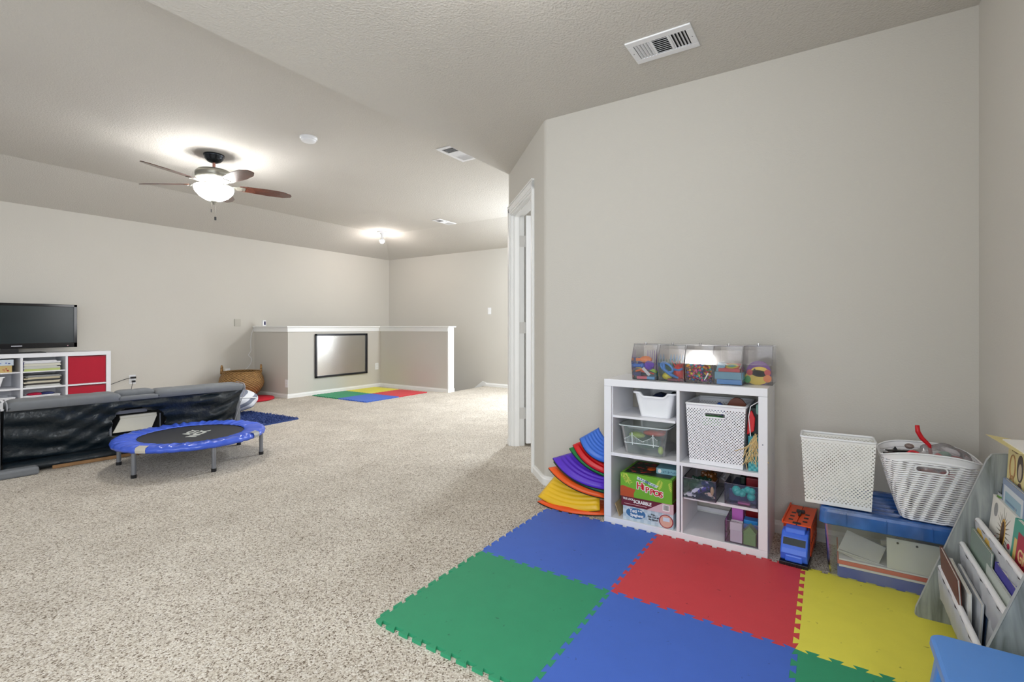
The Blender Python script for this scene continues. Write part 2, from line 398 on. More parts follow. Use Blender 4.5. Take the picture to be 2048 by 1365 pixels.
HINGE = mat('hinge_metal', srgb(214, 212, 208), 0.4)
for z in (0.29, 1.05, 1.82):
    bm = BM(); box(bm, 1.077, 1.0805, 0.075, 0.115, z - 0.05, z + 0.05, M); cyl(bm, tuple(M @ Vector((1.078, 0.124, z - 0.05))), tuple(M @ Vector((1.078, 0.124, z + 0.05))), 0.006)
    for dz in (-0.03, 0, 0.03): cyl(bm, tuple(M @ Vector((1.0765, 0.088 + 0.01 * (dz == 0), z + dz))), tuple(M @ Vector((1.0775, 0.088 + 0.01 * (dz == 0), z + dz))), 0.003, seg=8)
    obj('door_hinge', bm, HINGE, leaf)

# ------------------------------------------------------------ vents, smoke detector, lamp, fan
def vent(name, cx, cy, z, label, lx, ly, rz=0.0):
    t = thing(name, label, 'vent', (cx, cy, z), (0, 0, rz), None)
    bm = BM(); h = 0.008; a, b = lx / 2, ly / 2; ia, ib = a * 0.80, b * 0.62
    # frame plate with openings, built as strips
    box(bm, -a, a, ib, b, -h, 0); box(bm, -a, a, -b, -ib, -h, 0); box(bm, -a, -ia, -ib, ib, -h, 0); box(bm, ia, a, -ib, ib, -h, 0)
    for x in (-ia / 3, ia / 3): box(bm, x - 0.006, x + 0.006, -ib, ib, -h, 0)
    obj('vent_frame', bm, WPLAST, t, bevel=0.003)
    bm = BM(); box(bm, -ia, ia, -ib, ib, -0.0015, 0.0); obj('duct_shade', bm, DARK, t, label='flat dark sheet in place of the shaded duct')  # flat sheet; its dark colour gives the shade of the duct
    bm = BM()
    for k in range(5):
        for s in (-1, 1):
            x = s * (ia * 0.42 + k * ia * 0.125)
            box(bm, -0.0065, 0.0065, -ib, ib, -0.0008, 0.0008, Matrix.Translation((x, 0, -0.005)) @ Matrix.Rotation(s * 0.7, 4, 'Y'))
    for k in range(8):
        y = -ib + (k + 0.5) * ib / 4
        box(bm, -ia / 3, ia / 3, -0.0055, 0.0055, -0.0006, 0.0006, Matrix.Translation((0, y, -0.005)) @ Matrix.Rotation(-0.65, 4, 'X'))
    obj('vent_louver', bm, WPLAST, t)
    for s in (-1, 1):
        bm = BM(); cyl(bm, (s * (a - 0.014), 0, -h - 0.001), (s * (a - 0.014), 0, -h), 0.003, seg=8)
        obj('vent_screw', bm, STEEL, t)
    return t
vent('ceiling_vent', 2.39, 0.677, H1, 'white metal air vent in the low ceiling above the toy shelf', 0.31, 0.21, PI / 2)
vent('ceiling_vent', 3.57, 2.93, H2, 'white air vent tucked behind the edge of the ceiling step', 0.40, 0.20)
vent('ceiling_vent', 5.77, 5.01, H2, 'small far air vent beyond the bulb light, by the doorway wall edge', 0.40, 0.16)
sd = thing('smoke_detector', 'round white smoke detector on the raised ceiling beside the fan', 'smoke detector', (2.565, 3.768, H2))
bm = BM(); lathe(bm, [(0.0, 0), (0.072, 0), (0.072, -0.012), (0.066, -0.02)], seg=40); obj('mounting_ring', bm, WPLAST, sd, smooth=False)
bm = BM(); lathe(bm, [(0.06, -0.018), (0.062, -0.026), (0.055, -0.036), (0.03, -0.043), (0.0, -0.045)], seg=40); obj('sensor_cover', bm, WPLAST, sd, smooth=True)

lt = thing('bulb_light', 'bare glowing bulb in a white ceiling holder over the stairs', 'light', (5.79, 6.43, H2))
bm = BM(); lathe(bm, [(0.0, 0), (0.085, 0), (0.08, -0.015), (0.035, -0.022), (0.03, -0.05), (0.0, -0.05)], seg=32); obj('lamp_holder', bm, WPLAST, lt, smooth=False)
bm = BM(); lathe(bm, [(0, -0.05), (0.016, -0.05), (0.016, -0.10), (0.028, -0.12), (0.037, -0.144), (0.037, -0.148), (0, -0.148)], seg=28); obj('bulb_neck', bm, WPLAST, lt)
bm = BM(); lathe(bm, [(0.036, -0.148), (0.038, -0.160), (0.033, -0.180), (0.018, -0.196), (0, -0.201)], seg=28)
BULB = mat('glowing_bulb', (1, 1, 1, 1), 0.3, emit=(1, 0.92, 0.87, 1), estr=380)
bl = obj('bulb', bm, BULB, lt, smooth=True)

FX, FY = 2.334, 4.906
fan = thing('ceiling_fan', 'five-blade ceiling fan with a lit frosted bowl light', 'ceiling fan', (FX, FY, H2))
NICK = mat('aged_nickel', srgb(150, 148, 138), 0.3, metal=0.75)
GUN = mat('gunmetal', srgb(58, 62, 68), 0.22, metal=0.85)
bm = BM(); lathe(bm, [(0.0, 0), (0.088, 0), (0.088, -0.018), (0.082, -0.022), (0.078, -0.04), (0.055, -0.066), (0.025, -0.078), (0, -0.078)], seg=40); obj('canopy', bm, GUN, fan, smooth=True)
bm = BM(); cyl(bm, (0, 0, -0.07), (0, 0, -0.15), 0.013); obj('downrod', bm, mat('copper_rod', srgb(160, 110, 100), 0.3, metal=0.6), fan, smooth=False)
bm = BM(); lathe(bm, [(0, -0.135), (0.06, -0.138), (0.135, -0.155), (0.155, -0.175), (0.157, -0.20), (0.150, -0.205), (0.156, -0.215), (0.148, -0.232), (0.115, -0.252), (0.07, -0.262), (0.07, -0.285), (0, -0.285)], seg=48); obj('motor_housing', bm, NICK, fan, smooth=True)
bm = BM(); lathe(bm, [(0.0, -0.28), (0.045, -0.28), (0.05, -0.30), (0.03, -0.32), (0, -0.32)], seg=32); tube(bm, [(0.165 * math.cos(2 * PI * k / 48), 0.165 * math.sin(2 * PI * k / 48), -0.305) for k in range(48)], 0.005, 8, True)
for k in range(3): tube(bm, [(0.04 * math.cos(2.1 * k), 0.04 * math.sin(2.1 * k), -0.30), (0.165 * math.cos(2.1 * k), 0.165 * math.sin(2.1 * k), -0.305)], 0.004, 6)
pass; obj('light_kit_ring', bm, NICK, fan, smooth=False)
SHADE = mat('glowing_bowl_glass', (1, 1, 1, 1), 0.4, emit=(1, 0.99, 0.97, 1), estr=55)
bm = BM(); lathe(bm, [(0.163, -0.305), (0.168, -0.325), (0.155, -0.36), (0.12, -0.40), (0.07, -0.43), (0.0, -0.445)], seg=48, closed_ends=False); obj('bowl_shade', bm, SHADE, fan, smooth=True)
bm = BM(); lathe(bm, [(0.0, -0.435), (0.03, -0.437), (0.026, -0.450), (0.012, -0.456), (0.010, -0.472), (0, -0.478)], seg=24); obj('finial', bm, NICK, fan, smooth=True)
for px, py, l, nm in ((0.012, 0.0, 0.62, 'pull_chain'), (-0.02, 0.01, 0.55, 'pull_chain')):
    bm = BM(); tube(bm, [(px, py, -0.45), (px, py, -l + 0.03)], 0.0012, 5)
    c = obj(nm, bm, NICK, fan)
    bm = BM(); cyl(bm, (px, py, -l + 0.03), (px, py, -l), 0.009 if px > 0 else 0.004, seg=10); obj('pull_knob', bm, BLACK, c)
for k in range(3):
    a = 0.4 + 2 * PI * k / 3
    ll = bpy.data.lights.new('fan_bulb', 'POINT'); ll.energy = 1.6; ll.color = (0.95, 0.98, 1); ll.shadow_soft_size = 0.022
    lo_ = bpy.data.objects.new('fan_bulb', ll); COL.objects.link(lo_); lo_.parent = fan; lo_.location = (0.105 * math.cos(a), 0.105 * math.sin(a), -0.325)
def blade_mat():
    m = bpy.data.materials.new('worn_walnut_blade'); m.use_nodes = True; nt = m.node_tree; p = nt.nodes['Principled BSDF']
    tc = N(nt, 'ShaderNodeTexCoord'); mp = N(nt, 'ShaderNodeMapping'); mp.inputs['Scale'].default_value = (3, 45, 3)
    nz = N(nt, 'ShaderNodeTexNoise'); nz.inputs['Scale'].default_value = 2; nz.inputs['Detail'].default_value = 6
    nt.links.new(tc.outputs['Object'], mp.inputs[0]); nt.links.new(mp.outputs[0], nz.inputs['Vector'])
    r = N(nt, 'ShaderNodeValToRGB'); r.color_ramp.elements[0].position = 0.35; r.color_ramp.elements[0].color = srgb(52, 26, 20)
    r.color_ramp.elements[1].position = 0.7; r.color_ramp.elements[1].color = srgb(112, 64, 50)
    nt.links.new(nz.outputs['Fac'], r.inputs[0]); nt.links.new(r.outputs[0], p.inputs['Base Color'])
    p.inputs['Roughness'].default_value = 0.25; p.inputs['Coat Weight'].default_value = 0.5
    return m
BLADE = blade_mat()
for k in range(5):
    a = math.radians(52 + 72 * k); MR = Matrix.Rotation(a, 4, 'Z') @ Matrix.Translation((0, 0, -0.292)) @ Matrix.Rotation(math.radians(-12), 4, 'X')
    bm = BM()
    box(bm, 0.09, 0.20, -0.018, 0.018, 0.0, 0.006, MR); box(bm, 0.19, 0.265, -0.036, 0.036, 0.0, 0.005, MR)
    for yy in (-0.022, 0.022): cyl(bm, tuple(MR @ Vector((0.235, yy, -0.004))), tuple(MR @ Vector((0.235, yy, 0.0))), 0.006, seg=8)
    arm = obj('blade_bracket', bm, NICK, fan, bevel=0.002)
    bm = BM()
    pts = [(0.215, -0.045), (0.26, -0.055), (0.48, -0.070), (0.60, -0.064), (0.675, -0.028), (0.69, 0.0), (0.685, 0.03), (0.62, 0.060), (0.48, 0.070), (0.26, 0.055), (0.215, 0.045)]
    prism(bm, pts, 0.005, 0.011, None)
    o = obj('fan_blade', bm, BLADE, fan, bevel=0.001); o.matrix_local = MR

cf = thing('added_globe', 'frosted ceiling globe added out of view to light the near ceiling', 'light', (1.25, 0.92, H1))  # fixture added out of view, stands in for a bounced flash
bm = BM(); lathe(bm, [(0, 0), (0.13, 0), (0.13, -0.02), (0.10, -0.05), (0, -0.05)], seg=40); obj('light_base', bm, NICK, cf)
bm = BM(); lathe(bm, [(0.10, -0.05), (0.125, -0.09), (0.12, -0.14), (0.07, -0.18), (0.0, -0.19)], seg=40, closed_ends=False); obj('added_globe_shade', bm, mat('added_globe_glow', (1, 1, 1, 1), 0.4, emit=(1, 0.98, 0.95, 1), estr=27), cf, smooth=True)

hl = thing('dome_light', 'cool white flush dome light on the raised hall ceiling past the doorway wall', 'light', (6.0, 3.05, H2))
bm = BM(); lathe(bm, [(0, 0), (0.15, 0), (0.15, -0.025), (0, -0.025)], seg=40); obj('light_base', bm, WPLAST, hl)
bm = BM(); lathe(bm, [(0.14, -0.025), (0.14, -0.06), (0.10, -0.09), (0.0, -0.10)], seg=40, closed_ends=False); obj('dome_shade', bm, mat('glowing_dome_glass', (1, 1, 1, 1), 0.4, emit=(0.84, 0.92, 1, 1), estr=300), hl, smooth=True)

# ------------------------------------------------------------ wall plates
def plate(name, M, label, cat, kind='outlet'):
    t = thing(name, label, cat, M.translation, M.to_euler())
    bm = BM(); box(bm, -0.036, 0.036, -0.058, 0.058, 0, 0.005); obj('cover_plate', bm, WPLAST, t, bevel=0.002)
    bm = BM()
    if kind == 'outlet':
        for s in (-1, 1): box(bm, -0.016, 0.016, s * 0.022 - 0.014, s * 0.022 + 0.014, 0.005, 0.0065)
        obj('socket', bm, TRIM, t, bevel=0.001)
        for s in (-1, 1):
            for x in (-0.006, 0.006):
                bm = BM(); box(bm, x - 0.001, x + 0.001, s * 0.022 - 0.002, s * 0.022 + 0.006, 0.0065, 0.007)
                obj('socket_slot', bm, DARK, t)
    elif kind == 'switch':
        for x in (-0.016, 0.016): box(bm, x - 0.010, x + 0.010, -0.028, 0.028, 0.005, 0.008)
        obj('rocker_switch', bm, TRIM, t, bevel=0.001)
    return t
def mwall(axis, x, y, z):
    if axis == '-Y': return frame((x, y, z), (1, 0, 0), (0, 0, 1))
    if axis == '-X': return frame((x, y, z), (0, -1, 0), (0, 0, 1))
o1 = plate('wall_outlet', mwall('-Y', 2.61, YT, 0.375), 'white wall outlet with two black plugs, beside the tv console', 'outlet')
o2 = plate('wall_outlet', mwall('-Y', 3.81, YT, 0.375), 'white wall outlet on the shaded wall above the wicker basket', 'outlet')
o3 = plate('wall_outlet', mwall('-Y', 5.91, 6.70, 0.365), 'white wall outlet on the half wall, right of the dark picture frame', 'outlet')
o4 = plate('wall_outlet', mwall('-X', 4.22, 6.73, 0.22), 'beige outlet low on the shaded half wall return near its corner', 'outlet')
o5 = plate('light_switch', mwall('-X', XB, 5.045, 1.345), 'white double light switch on the far back wall', 'light switch', 'switch')
bm = BM(); box(bm, 2.585, 2.64, YT - 0.04, YT - 0.008, 0.388, 0.412); tube(bm, [(2.59, YT - 0.03, 0.40), (2.52, YT - 0.03, 0.385), (2.42, YT - 0.03, 0.35), (2.30, YT - 0.05, 0.315)], 0.004, 6)
tag(obj('power_plug', bm, BLACK, bevel=0.002), 'upper black plug whose cord runs behind the tv console', 'plug')
bm = BM(); box(bm, 2.60, 2.635, YT - 0.035, YT - 0.008, 0.34, 0.362); tube(bm, [(2.605, YT - 0.03, 0.345), (2.59, YT - 0.03, 0.25), (2.55, YT - 0.03, 0.14), (2.52, YT - 0.03, 0.03)], 0.003, 6)
tag(obj('power_plug', bm, BLACK, bevel=0.002), 'lower black plug with a thin cord hanging to the floor', 'plug')
pts = [Vector(p) for p in ((4.165, YT - 0.10, 1.055), (4.155, YT - 0.02, 0.95), (4.145, YT - 0.02, 0.76), (4.16, YT - 0.02, 0.68), (4.10, YT - 0.02, 0.62), (4.17, YT - 0.02, 0.57), (4.15, YT - 0.02, 0.48), (4.06, YT - 0.02, 0.38), (3.84, YT - 0.015, 0.35))]
for _ in range(3): pts = [pts[0]] + [q for a, b in zip(pts, pts[1:]) for q in (a * .75 + b * .25, a * .25 + b * .75)] + [pts[-1]]
bm = BM(); tube(bm, pts, 0.004, 6)
tag(obj('power_cable', bm, WPLAST), 'thin white cable hanging down the wall corner from the half wall cap', 'cable')
bm = BM(); box(bm, -0.035, 0.035, -0.015, 0.015, 0, 0.095)
bmn = thing('baby_monitor', 'small white camera standing on the half wall cap', 'camera', (4.27, 7.42, 1.072), (0, 0, 0.4))
obj('camera_body', bm, WPLAST, bmn, bevel=0.006)
bm = BM(); box(bm, -0.018, 0.018, -0.018, -0.014, 0.02, 0.075); obj('camera_lens', bm, mat('navy_lens', srgb(24, 22, 80), 0.2), bmn, bevel=0.004)
bm = BM(); box(bm, 3.91, 4.0, YT - 0.012, YT, 1.07, 1.18)
tag(obj('wall_patch', bm, mat('greige_cover', srgb(186, 182, 172), 0.7), bevel=0.002), 'greige square cover plate on the wall left of the small camera', 'cover plate')

# framed sheet on the half wall
fr = thing('framed_picture', 'large dark frame with a glossy silver sheet hung on the half wall', 'picture frame', (5.175, 6.698, 0.605))
Mf = mwall('-Y', 0, 0, 0); x, z, t = 0.51, 0.345, 0.032
bm = BM()
for a in ((-x, x, z - t, z), (-x, x, -z, -z + t), (-x, -x + t, -z, z), (x - t, x, -z, z)): box(bm, a[0], a[1], a[2], a[3], 0.0, 0.026, Mf)
obj('frame_moulding', bm, mat('black_frame', srgb(20, 22, 30), 0.3), fr, bevel=0.004)
bm = BM(); box(bm, -x + t, x - t, -z + t, z - t, 0.004, 0.008, Mf)
obj('silver_sheet', bm, mat('brushed_silver_sheet', srgb(205, 203, 198), 0.22, metal=0.9, var=0.06, scale=6, bump=0.35, bscale=160, bdist=0.001), fr)

# ------------------------------------------------------------ foam tiles
def zig(p0, p1, n, amp, ph=1, inset=0.02):
    """dovetail teeth from p0 to p1"""
    p0 = Vector(p0); p1 = Vector(p1); d = p1 - p0; L = d.length; d = d / L; nn = Vector((-d.y, d.x)); st = L / n; out = []
    for i in range(n):
        s = (1 if i % 2 == 0 else -1) * ph
        a = i * st; b = (i + 1) * st; e = st * 0.16
        out += [p0 + d * (a - e) + nn * s * amp, p0 + d * (b + e) + nn * s * amp] if 0 < i < n - 1 else \
               ([p0 + nn * 0, p0 + d * (st - 0) * 0.0 + nn * 0, p0 + d * (b + e) + nn * s * amp] if i == 0 else [p0 + d * (a - e) + nn * s * amp, p1])
    return out
TH = 0.012
def tile(name, cx, cy, s, col, label, z=0.0, n=20, grp='foam puzzle tiles by the toy shelf', bsc=500, rz=0):
    h = s / 2; g = 0.0006
    P = [(-h, -h), (h, -h), (h, h), (-h, h)]
    poly = []
    for i in range(4):
        a = P[i]; b = P[(i + 1) % 4]
        # canonical direction so that neighbours share the same curve
        if i in (0, 1): e = zig(a, b, n, 0.0085, -1)
        else: e = zig(b, a, n, 0.0085, -1)[::-1]
        poly += [tuple(p) for p in e[:-1]]
    out = []
    for p in poly:
        if not out or (Vector(p) - Vector(out[-1])).length > 1e-5: out.append(p)
    out = [(p[0] * (1 - g), p[1] * (1 - g)) for p in out]
    bm = BM(); prism(bm, out, 0, TH)
    o = obj(name, bm, col); o.location = (cx, cy, z); o.rotation_euler = (0, 0, rz)
    tag(o, label, 'foam tile', grp); return o
def foam(name, rgb):
    m = mat(name, srgb(*rgb), 0.55, var=0.06, scale=14, bump=0.4, bscale=700, bdist=0.0008, spec=0.35)
    nt = m.node_tree; p = nt.nodes['Principled BSDF']     # fine woven emboss and dark scuffs
    tc = N(nt, 'ShaderNodeTexCoord'); wv = N(nt, 'ShaderNodeTexWave'); wv.inputs['Scale'].default_value = 95; wv.inputs['Distortion'].default_value = 0.3
    nt.links.new(tc.outputs['Object'], wv.inputs['Vector'])
    b = N(nt, 'ShaderNodeBump'); b.inputs['Strength'].default_value = 0.35; b.inputs['Distance'].default_value = 0.0008
    nt.links.new(wv.outputs['Fac'], b.inputs['Height']); old = p.inputs['Normal'].links[0].from_socket
    nt.links.new(old, b.inputs['Normal']); nt.links.new(b.outputs[0], p.inputs['Normal'])
    oc = p.inputs['Base Color'].links[0].from_socket
    n2 = N(nt, 'ShaderNodeTexNoise'); n2.inputs['Scale'].default_value = 38; n2.inputs['Detail'].default_value = 6
    nt.links.new(tc.outputs['Object'], n2.inputs['Vector'])
    r = N(nt, 'ShaderNodeValToRGB'); r.color_ramp.elements[0].position = 0.24; r.color_ramp.elements[0].color = (0.45, 0.45, 0.45, 1)
    r.color_ramp.elements[1].position = 0.30; r.color_ramp.elements[1].color = (1, 1, 1, 1)
    nt.links.new(n2.outputs['Fac'], r.inputs[0])
    mx = N(nt, 'ShaderNodeMix', data_type='RGBA', blend_type='MULTIPLY'); mx.inputs[0].default_value = 1
    nt.links.new(oc, mx.inputs[6]); nt.links.new(r.outputs[0], mx.inputs[7]); nt.links.new(mx.outputs[2], p.inputs['Base Color'])
    return m
FB, FG, FR, FY_ = foam('blue_foam', (70, 108, 202)), foam('green_foam', (50, 150, 108)), foam('red_foam', (208, 66, 74)), foam('yellow_foam', (232, 224, 82))
S = 0.632; X1, X0 = 1.821, 1.189
tile('foam_tile', X1 + S / 2, 1.036, S, FB, 'blue foam puzzle tile touching the fan of stepping pieces')
tile('foam_tile', X0 + S / 2, 1.036, S, FG, 'large green foam puzzle tile with a free front edge on the carpet')
tile('foam_tile', X1 + S / 2, 1.036 - S, S, FR, 'red foam puzzle tile in front of the toy shelf')
tile('foam_tile', X0 + S / 2, 1.036 - S, S, FB, 'blue foam puzzle tile in the foreground below the red one')
o = tile('foam_tile', X1 + S / 2, 1.036 - 2 * S, S, FY_, 'yellow foam puzzle tile under the book rack')
tile('foam_tile', X0 + S / 2, 1.036 - 2 * S, S, FG, 'green foam puzzle tile at the bottom edge beside the blue stool')
for nm, cx, cy, m_, lb in (('foam_tile', 4.89, 6.33, FG, 'far green foam tile under the dark picture frame'), ('foam_tile', 5.505, 6.33, FY_, 'far yellow foam tile in the half wall corner'),
                          ('foam_tile', 4.89, 5.715, FB, 'far blue foam tile at the front of the mat by the half wall'), ('foam_tile', 5.505, 5.715, FR, 'far red foam tile along the right half wall')):
    tile(nm, cx, cy, 0.615, m_, lb, grp='foam puzzle tiles by the half wall')

# ------------------------------------------------------------ toy shelf
sh = thing('cube_shelf', 'white four-cube shelf filled with toys against the right wall', 'shelf', (2.47, 0.227, 0))
W, Dp, Hh = 0.785, 0.352, 0.777          # local x = depth (back), y = width, z = up ; right end is y=0
def sbox(nm, *a, bev=0.0015):
    bm = BM(); box(bm, *a); return obj(nm, bm, WHITE, sh, bevel=bev)
sbox('top_board', 0, Dp, 0, W, Hh - 0.038, Hh)
sbox('side_panel', 0, Dp, 0, 0.038, 0.0385, Hh - 0.0385); sbox('side_panel', 0, Dp, W - 0.04, W, 0.0385, Hh - 0.0385)
sbox('bottom_board', 0, Dp, 0, W, 0, 0.038)
sbox('divider', 0.002, Dp, 0.388, 0.404, 0.038, Hh - 0.038)
sbox('middle_shelf', 0.002, Dp, 0.404, W - 0.04, 0.368, 0.386); sbox('middle_shelf', 0.002, Dp, 0.038, 0.388, 0.368, 0.386)
# inserts
sbox('insert_shelf', 0.012, Dp - 0.02, 0.412, W - 0.044, 0.572, 0.584, bev=0.001); sbox('insert_side', 0.012, Dp - 0.02, W - 0.046, W - 0.041, 0.386, 0.739, bev=0.0005)
sbox('insert_shelf', 0.012, Dp - 0.02, 0.040, 0.370, 0.205, 0.219, bev=0.001); sbox('insert_side', 0.004, Dp - 0.02, 0.374, 0.382, 0.038, 0.368, bev=0.0005)
bm = BM(); box(bm, Dp - 0.012, Dp - 0.004, 0.04, 0.385, 0.05, 0.07); obj('back_rail', bm, WHITE, sh)
bm = BM()
cyl(bm, (0.25, -0.0005, 0.43), (0.25, 0.001, 0.43), 0.004, seg=12); cyl(bm, (-0.0008, 0.02, 0.52), (0.001, 0.02, 0.52), 0.003, seg=10)
obj('screw_cap', bm, STEEL, sh)

# --- candy bins on top
def prof_bin(t, nm, d, m, wd, ht, y0=0):
    """open polygonal bin shell: side profile in local x (back) z, width in y"""
    prof = [(0.02, 0.0), (0.0, 0.095), (0.035, ht - 0.03), (0.05, ht - 0.01), (d, ht - 0.01), (d, 0.0)]
    bm = BM(); tk = 0.003
    a = [bm.verts.new((x, -wd / 2, z)) for x, z in prof]; b = [bm.verts.new((x, wd / 2, z)) for x, z in prof]
    bm.faces.new(a[::-1]); bm.faces.new(b)
    for i in (0, 1, 4, 5): j = (i + 1) % 6; bm.faces.new((a[i], a[j], b[j], b[i]))
    obj('bin_body', bm, m, t)
    bm = BM()
    lid = [(0.0, 0.099), (0.036, ht - 0.028), (0.051, ht - 0.007), (d, ht - 0.007)]
    a = [bm.verts.new((x - 0.003, -wd / 2 + .004, z)) for x, z in lid]; b = [bm.verts.new((x - 0.003, wd / 2 - .004, z)) for x, z in lid]
    for i in range(3): bm.faces.new((a[i], a[i + 1], b[i + 1], b[i]))
    l = obj('bin_lid', bm, m, t)
    bm = BM(); tube(bm, [(0.0, -wd / 2 + 0.004, 0.097), (0.0, wd / 2 - 0.004, 0.097)], 0.0025, 8); tube(bm, [(0.047, -wd / 2, ht - 0.008), (0.047, wd / 2, ht - 0.008)], 0.004, 8)
    cyl(bm, (0.048, 0, ht - 0.008), (0.048, 0, ht + 0.004), 0.006)
    for s in (-1, 1): tube(bm, [(0.02, s * (wd / 2 - .001), 0.002), (0.0, s * (wd / 2 - .001), 0.095), (0.035, s * (wd / 2 - .001), ht - 0.03), (0.05, s * (wd / 2 - .001), ht - .01)], 0.002, 6)
    obj('lid_rim', bm, CLEAR, l)
ZT = 0.7775
bins = [(2.50, 0.808, 'first clear bin on the shelf top, leftmost, with mixed toys'), (2.50, 0.668, 'clear bin on the shelf top holding a blue clamp and red toy'),
        (2.50, 0.533, 'middle clear bin on the shelf top, full of bright beads'), (2.50, 0.402, 'clear bin on the shelf top holding card boxes'), (2.585, 0.282, 'rightmost clear bin on the shelf top, set back, with a yellow duck plate')]
for i, (bx_, by, lb) in enumerate(bins):
    t = thing('candy_bin', lb, 'bin', (bx_, by, ZT), group='clear bins in a row on the toy shelf')
    prof_bin(t, 'bin', 0.215, CLEAR, 0.128, 0.195)
random.seed(4)
CC = lambda r, g, b: cmat(r, g, b, 0.35)
def toy(name, label, cat, c, loc, fn, rot=(0, 0, 0), grp=None):
    bm = BM(); fn(bm); o = obj(name, bm, c, smooth=False, bevel=0.0); o.location = loc; o.rotation_euler = rot
    return tag(o, label, cat, grp)
def f_fish(bm):
    ico(bm, (0, 0, 0), 0.02, 2, (0.8, 1.5, 0.8)); prism(bm, [(0, 0.02), (0.012, 0.045), (-0.012, 0.045)], -0.006, 0.006)
def f_ring(r1=0.018, r2=0.005):
    return lambda bm: tube(bm, [(r1 * math.cos(2 * PI * k / 20), r1 * math.sin(2 * PI * k / 20), 0) for k in range(20)], r2, 8, True)
def f_block(a, b, c): return lambda bm: box(bm, -a / 2, a / 2, -b / 2, b / 2, 0, c)
def f_bar(l, r):
    def f(bm): cyl(bm, (0, -l / 2, 0), (0, l / 2, 0), r); ico(bm, (0, l / 2, 0), r * 1.6, 1); ico(bm, (0, -l / 2, 0), r * 1.6, 1)
    return f
def f_disc(r, h):
    return lambda bm: lathe(bm, [(0, 0), (r * 0.9, 0), (r, h * 0.3), (r, h * 0.7), (r * 0.9, h), (0, h)], seg=24)
def f_wedge(a, b, c): return lambda bm: prism(bm, [(-a, -b), (a, -b), (a * 0.3, b)], 0, c)
def f_arrow(bm): prism(bm, [(-0.03, -0.006), (0.0, -0.012), (0.03, 0.0), (0.0, 0.012), (-0.03, 0.006)], 0, 0.006)
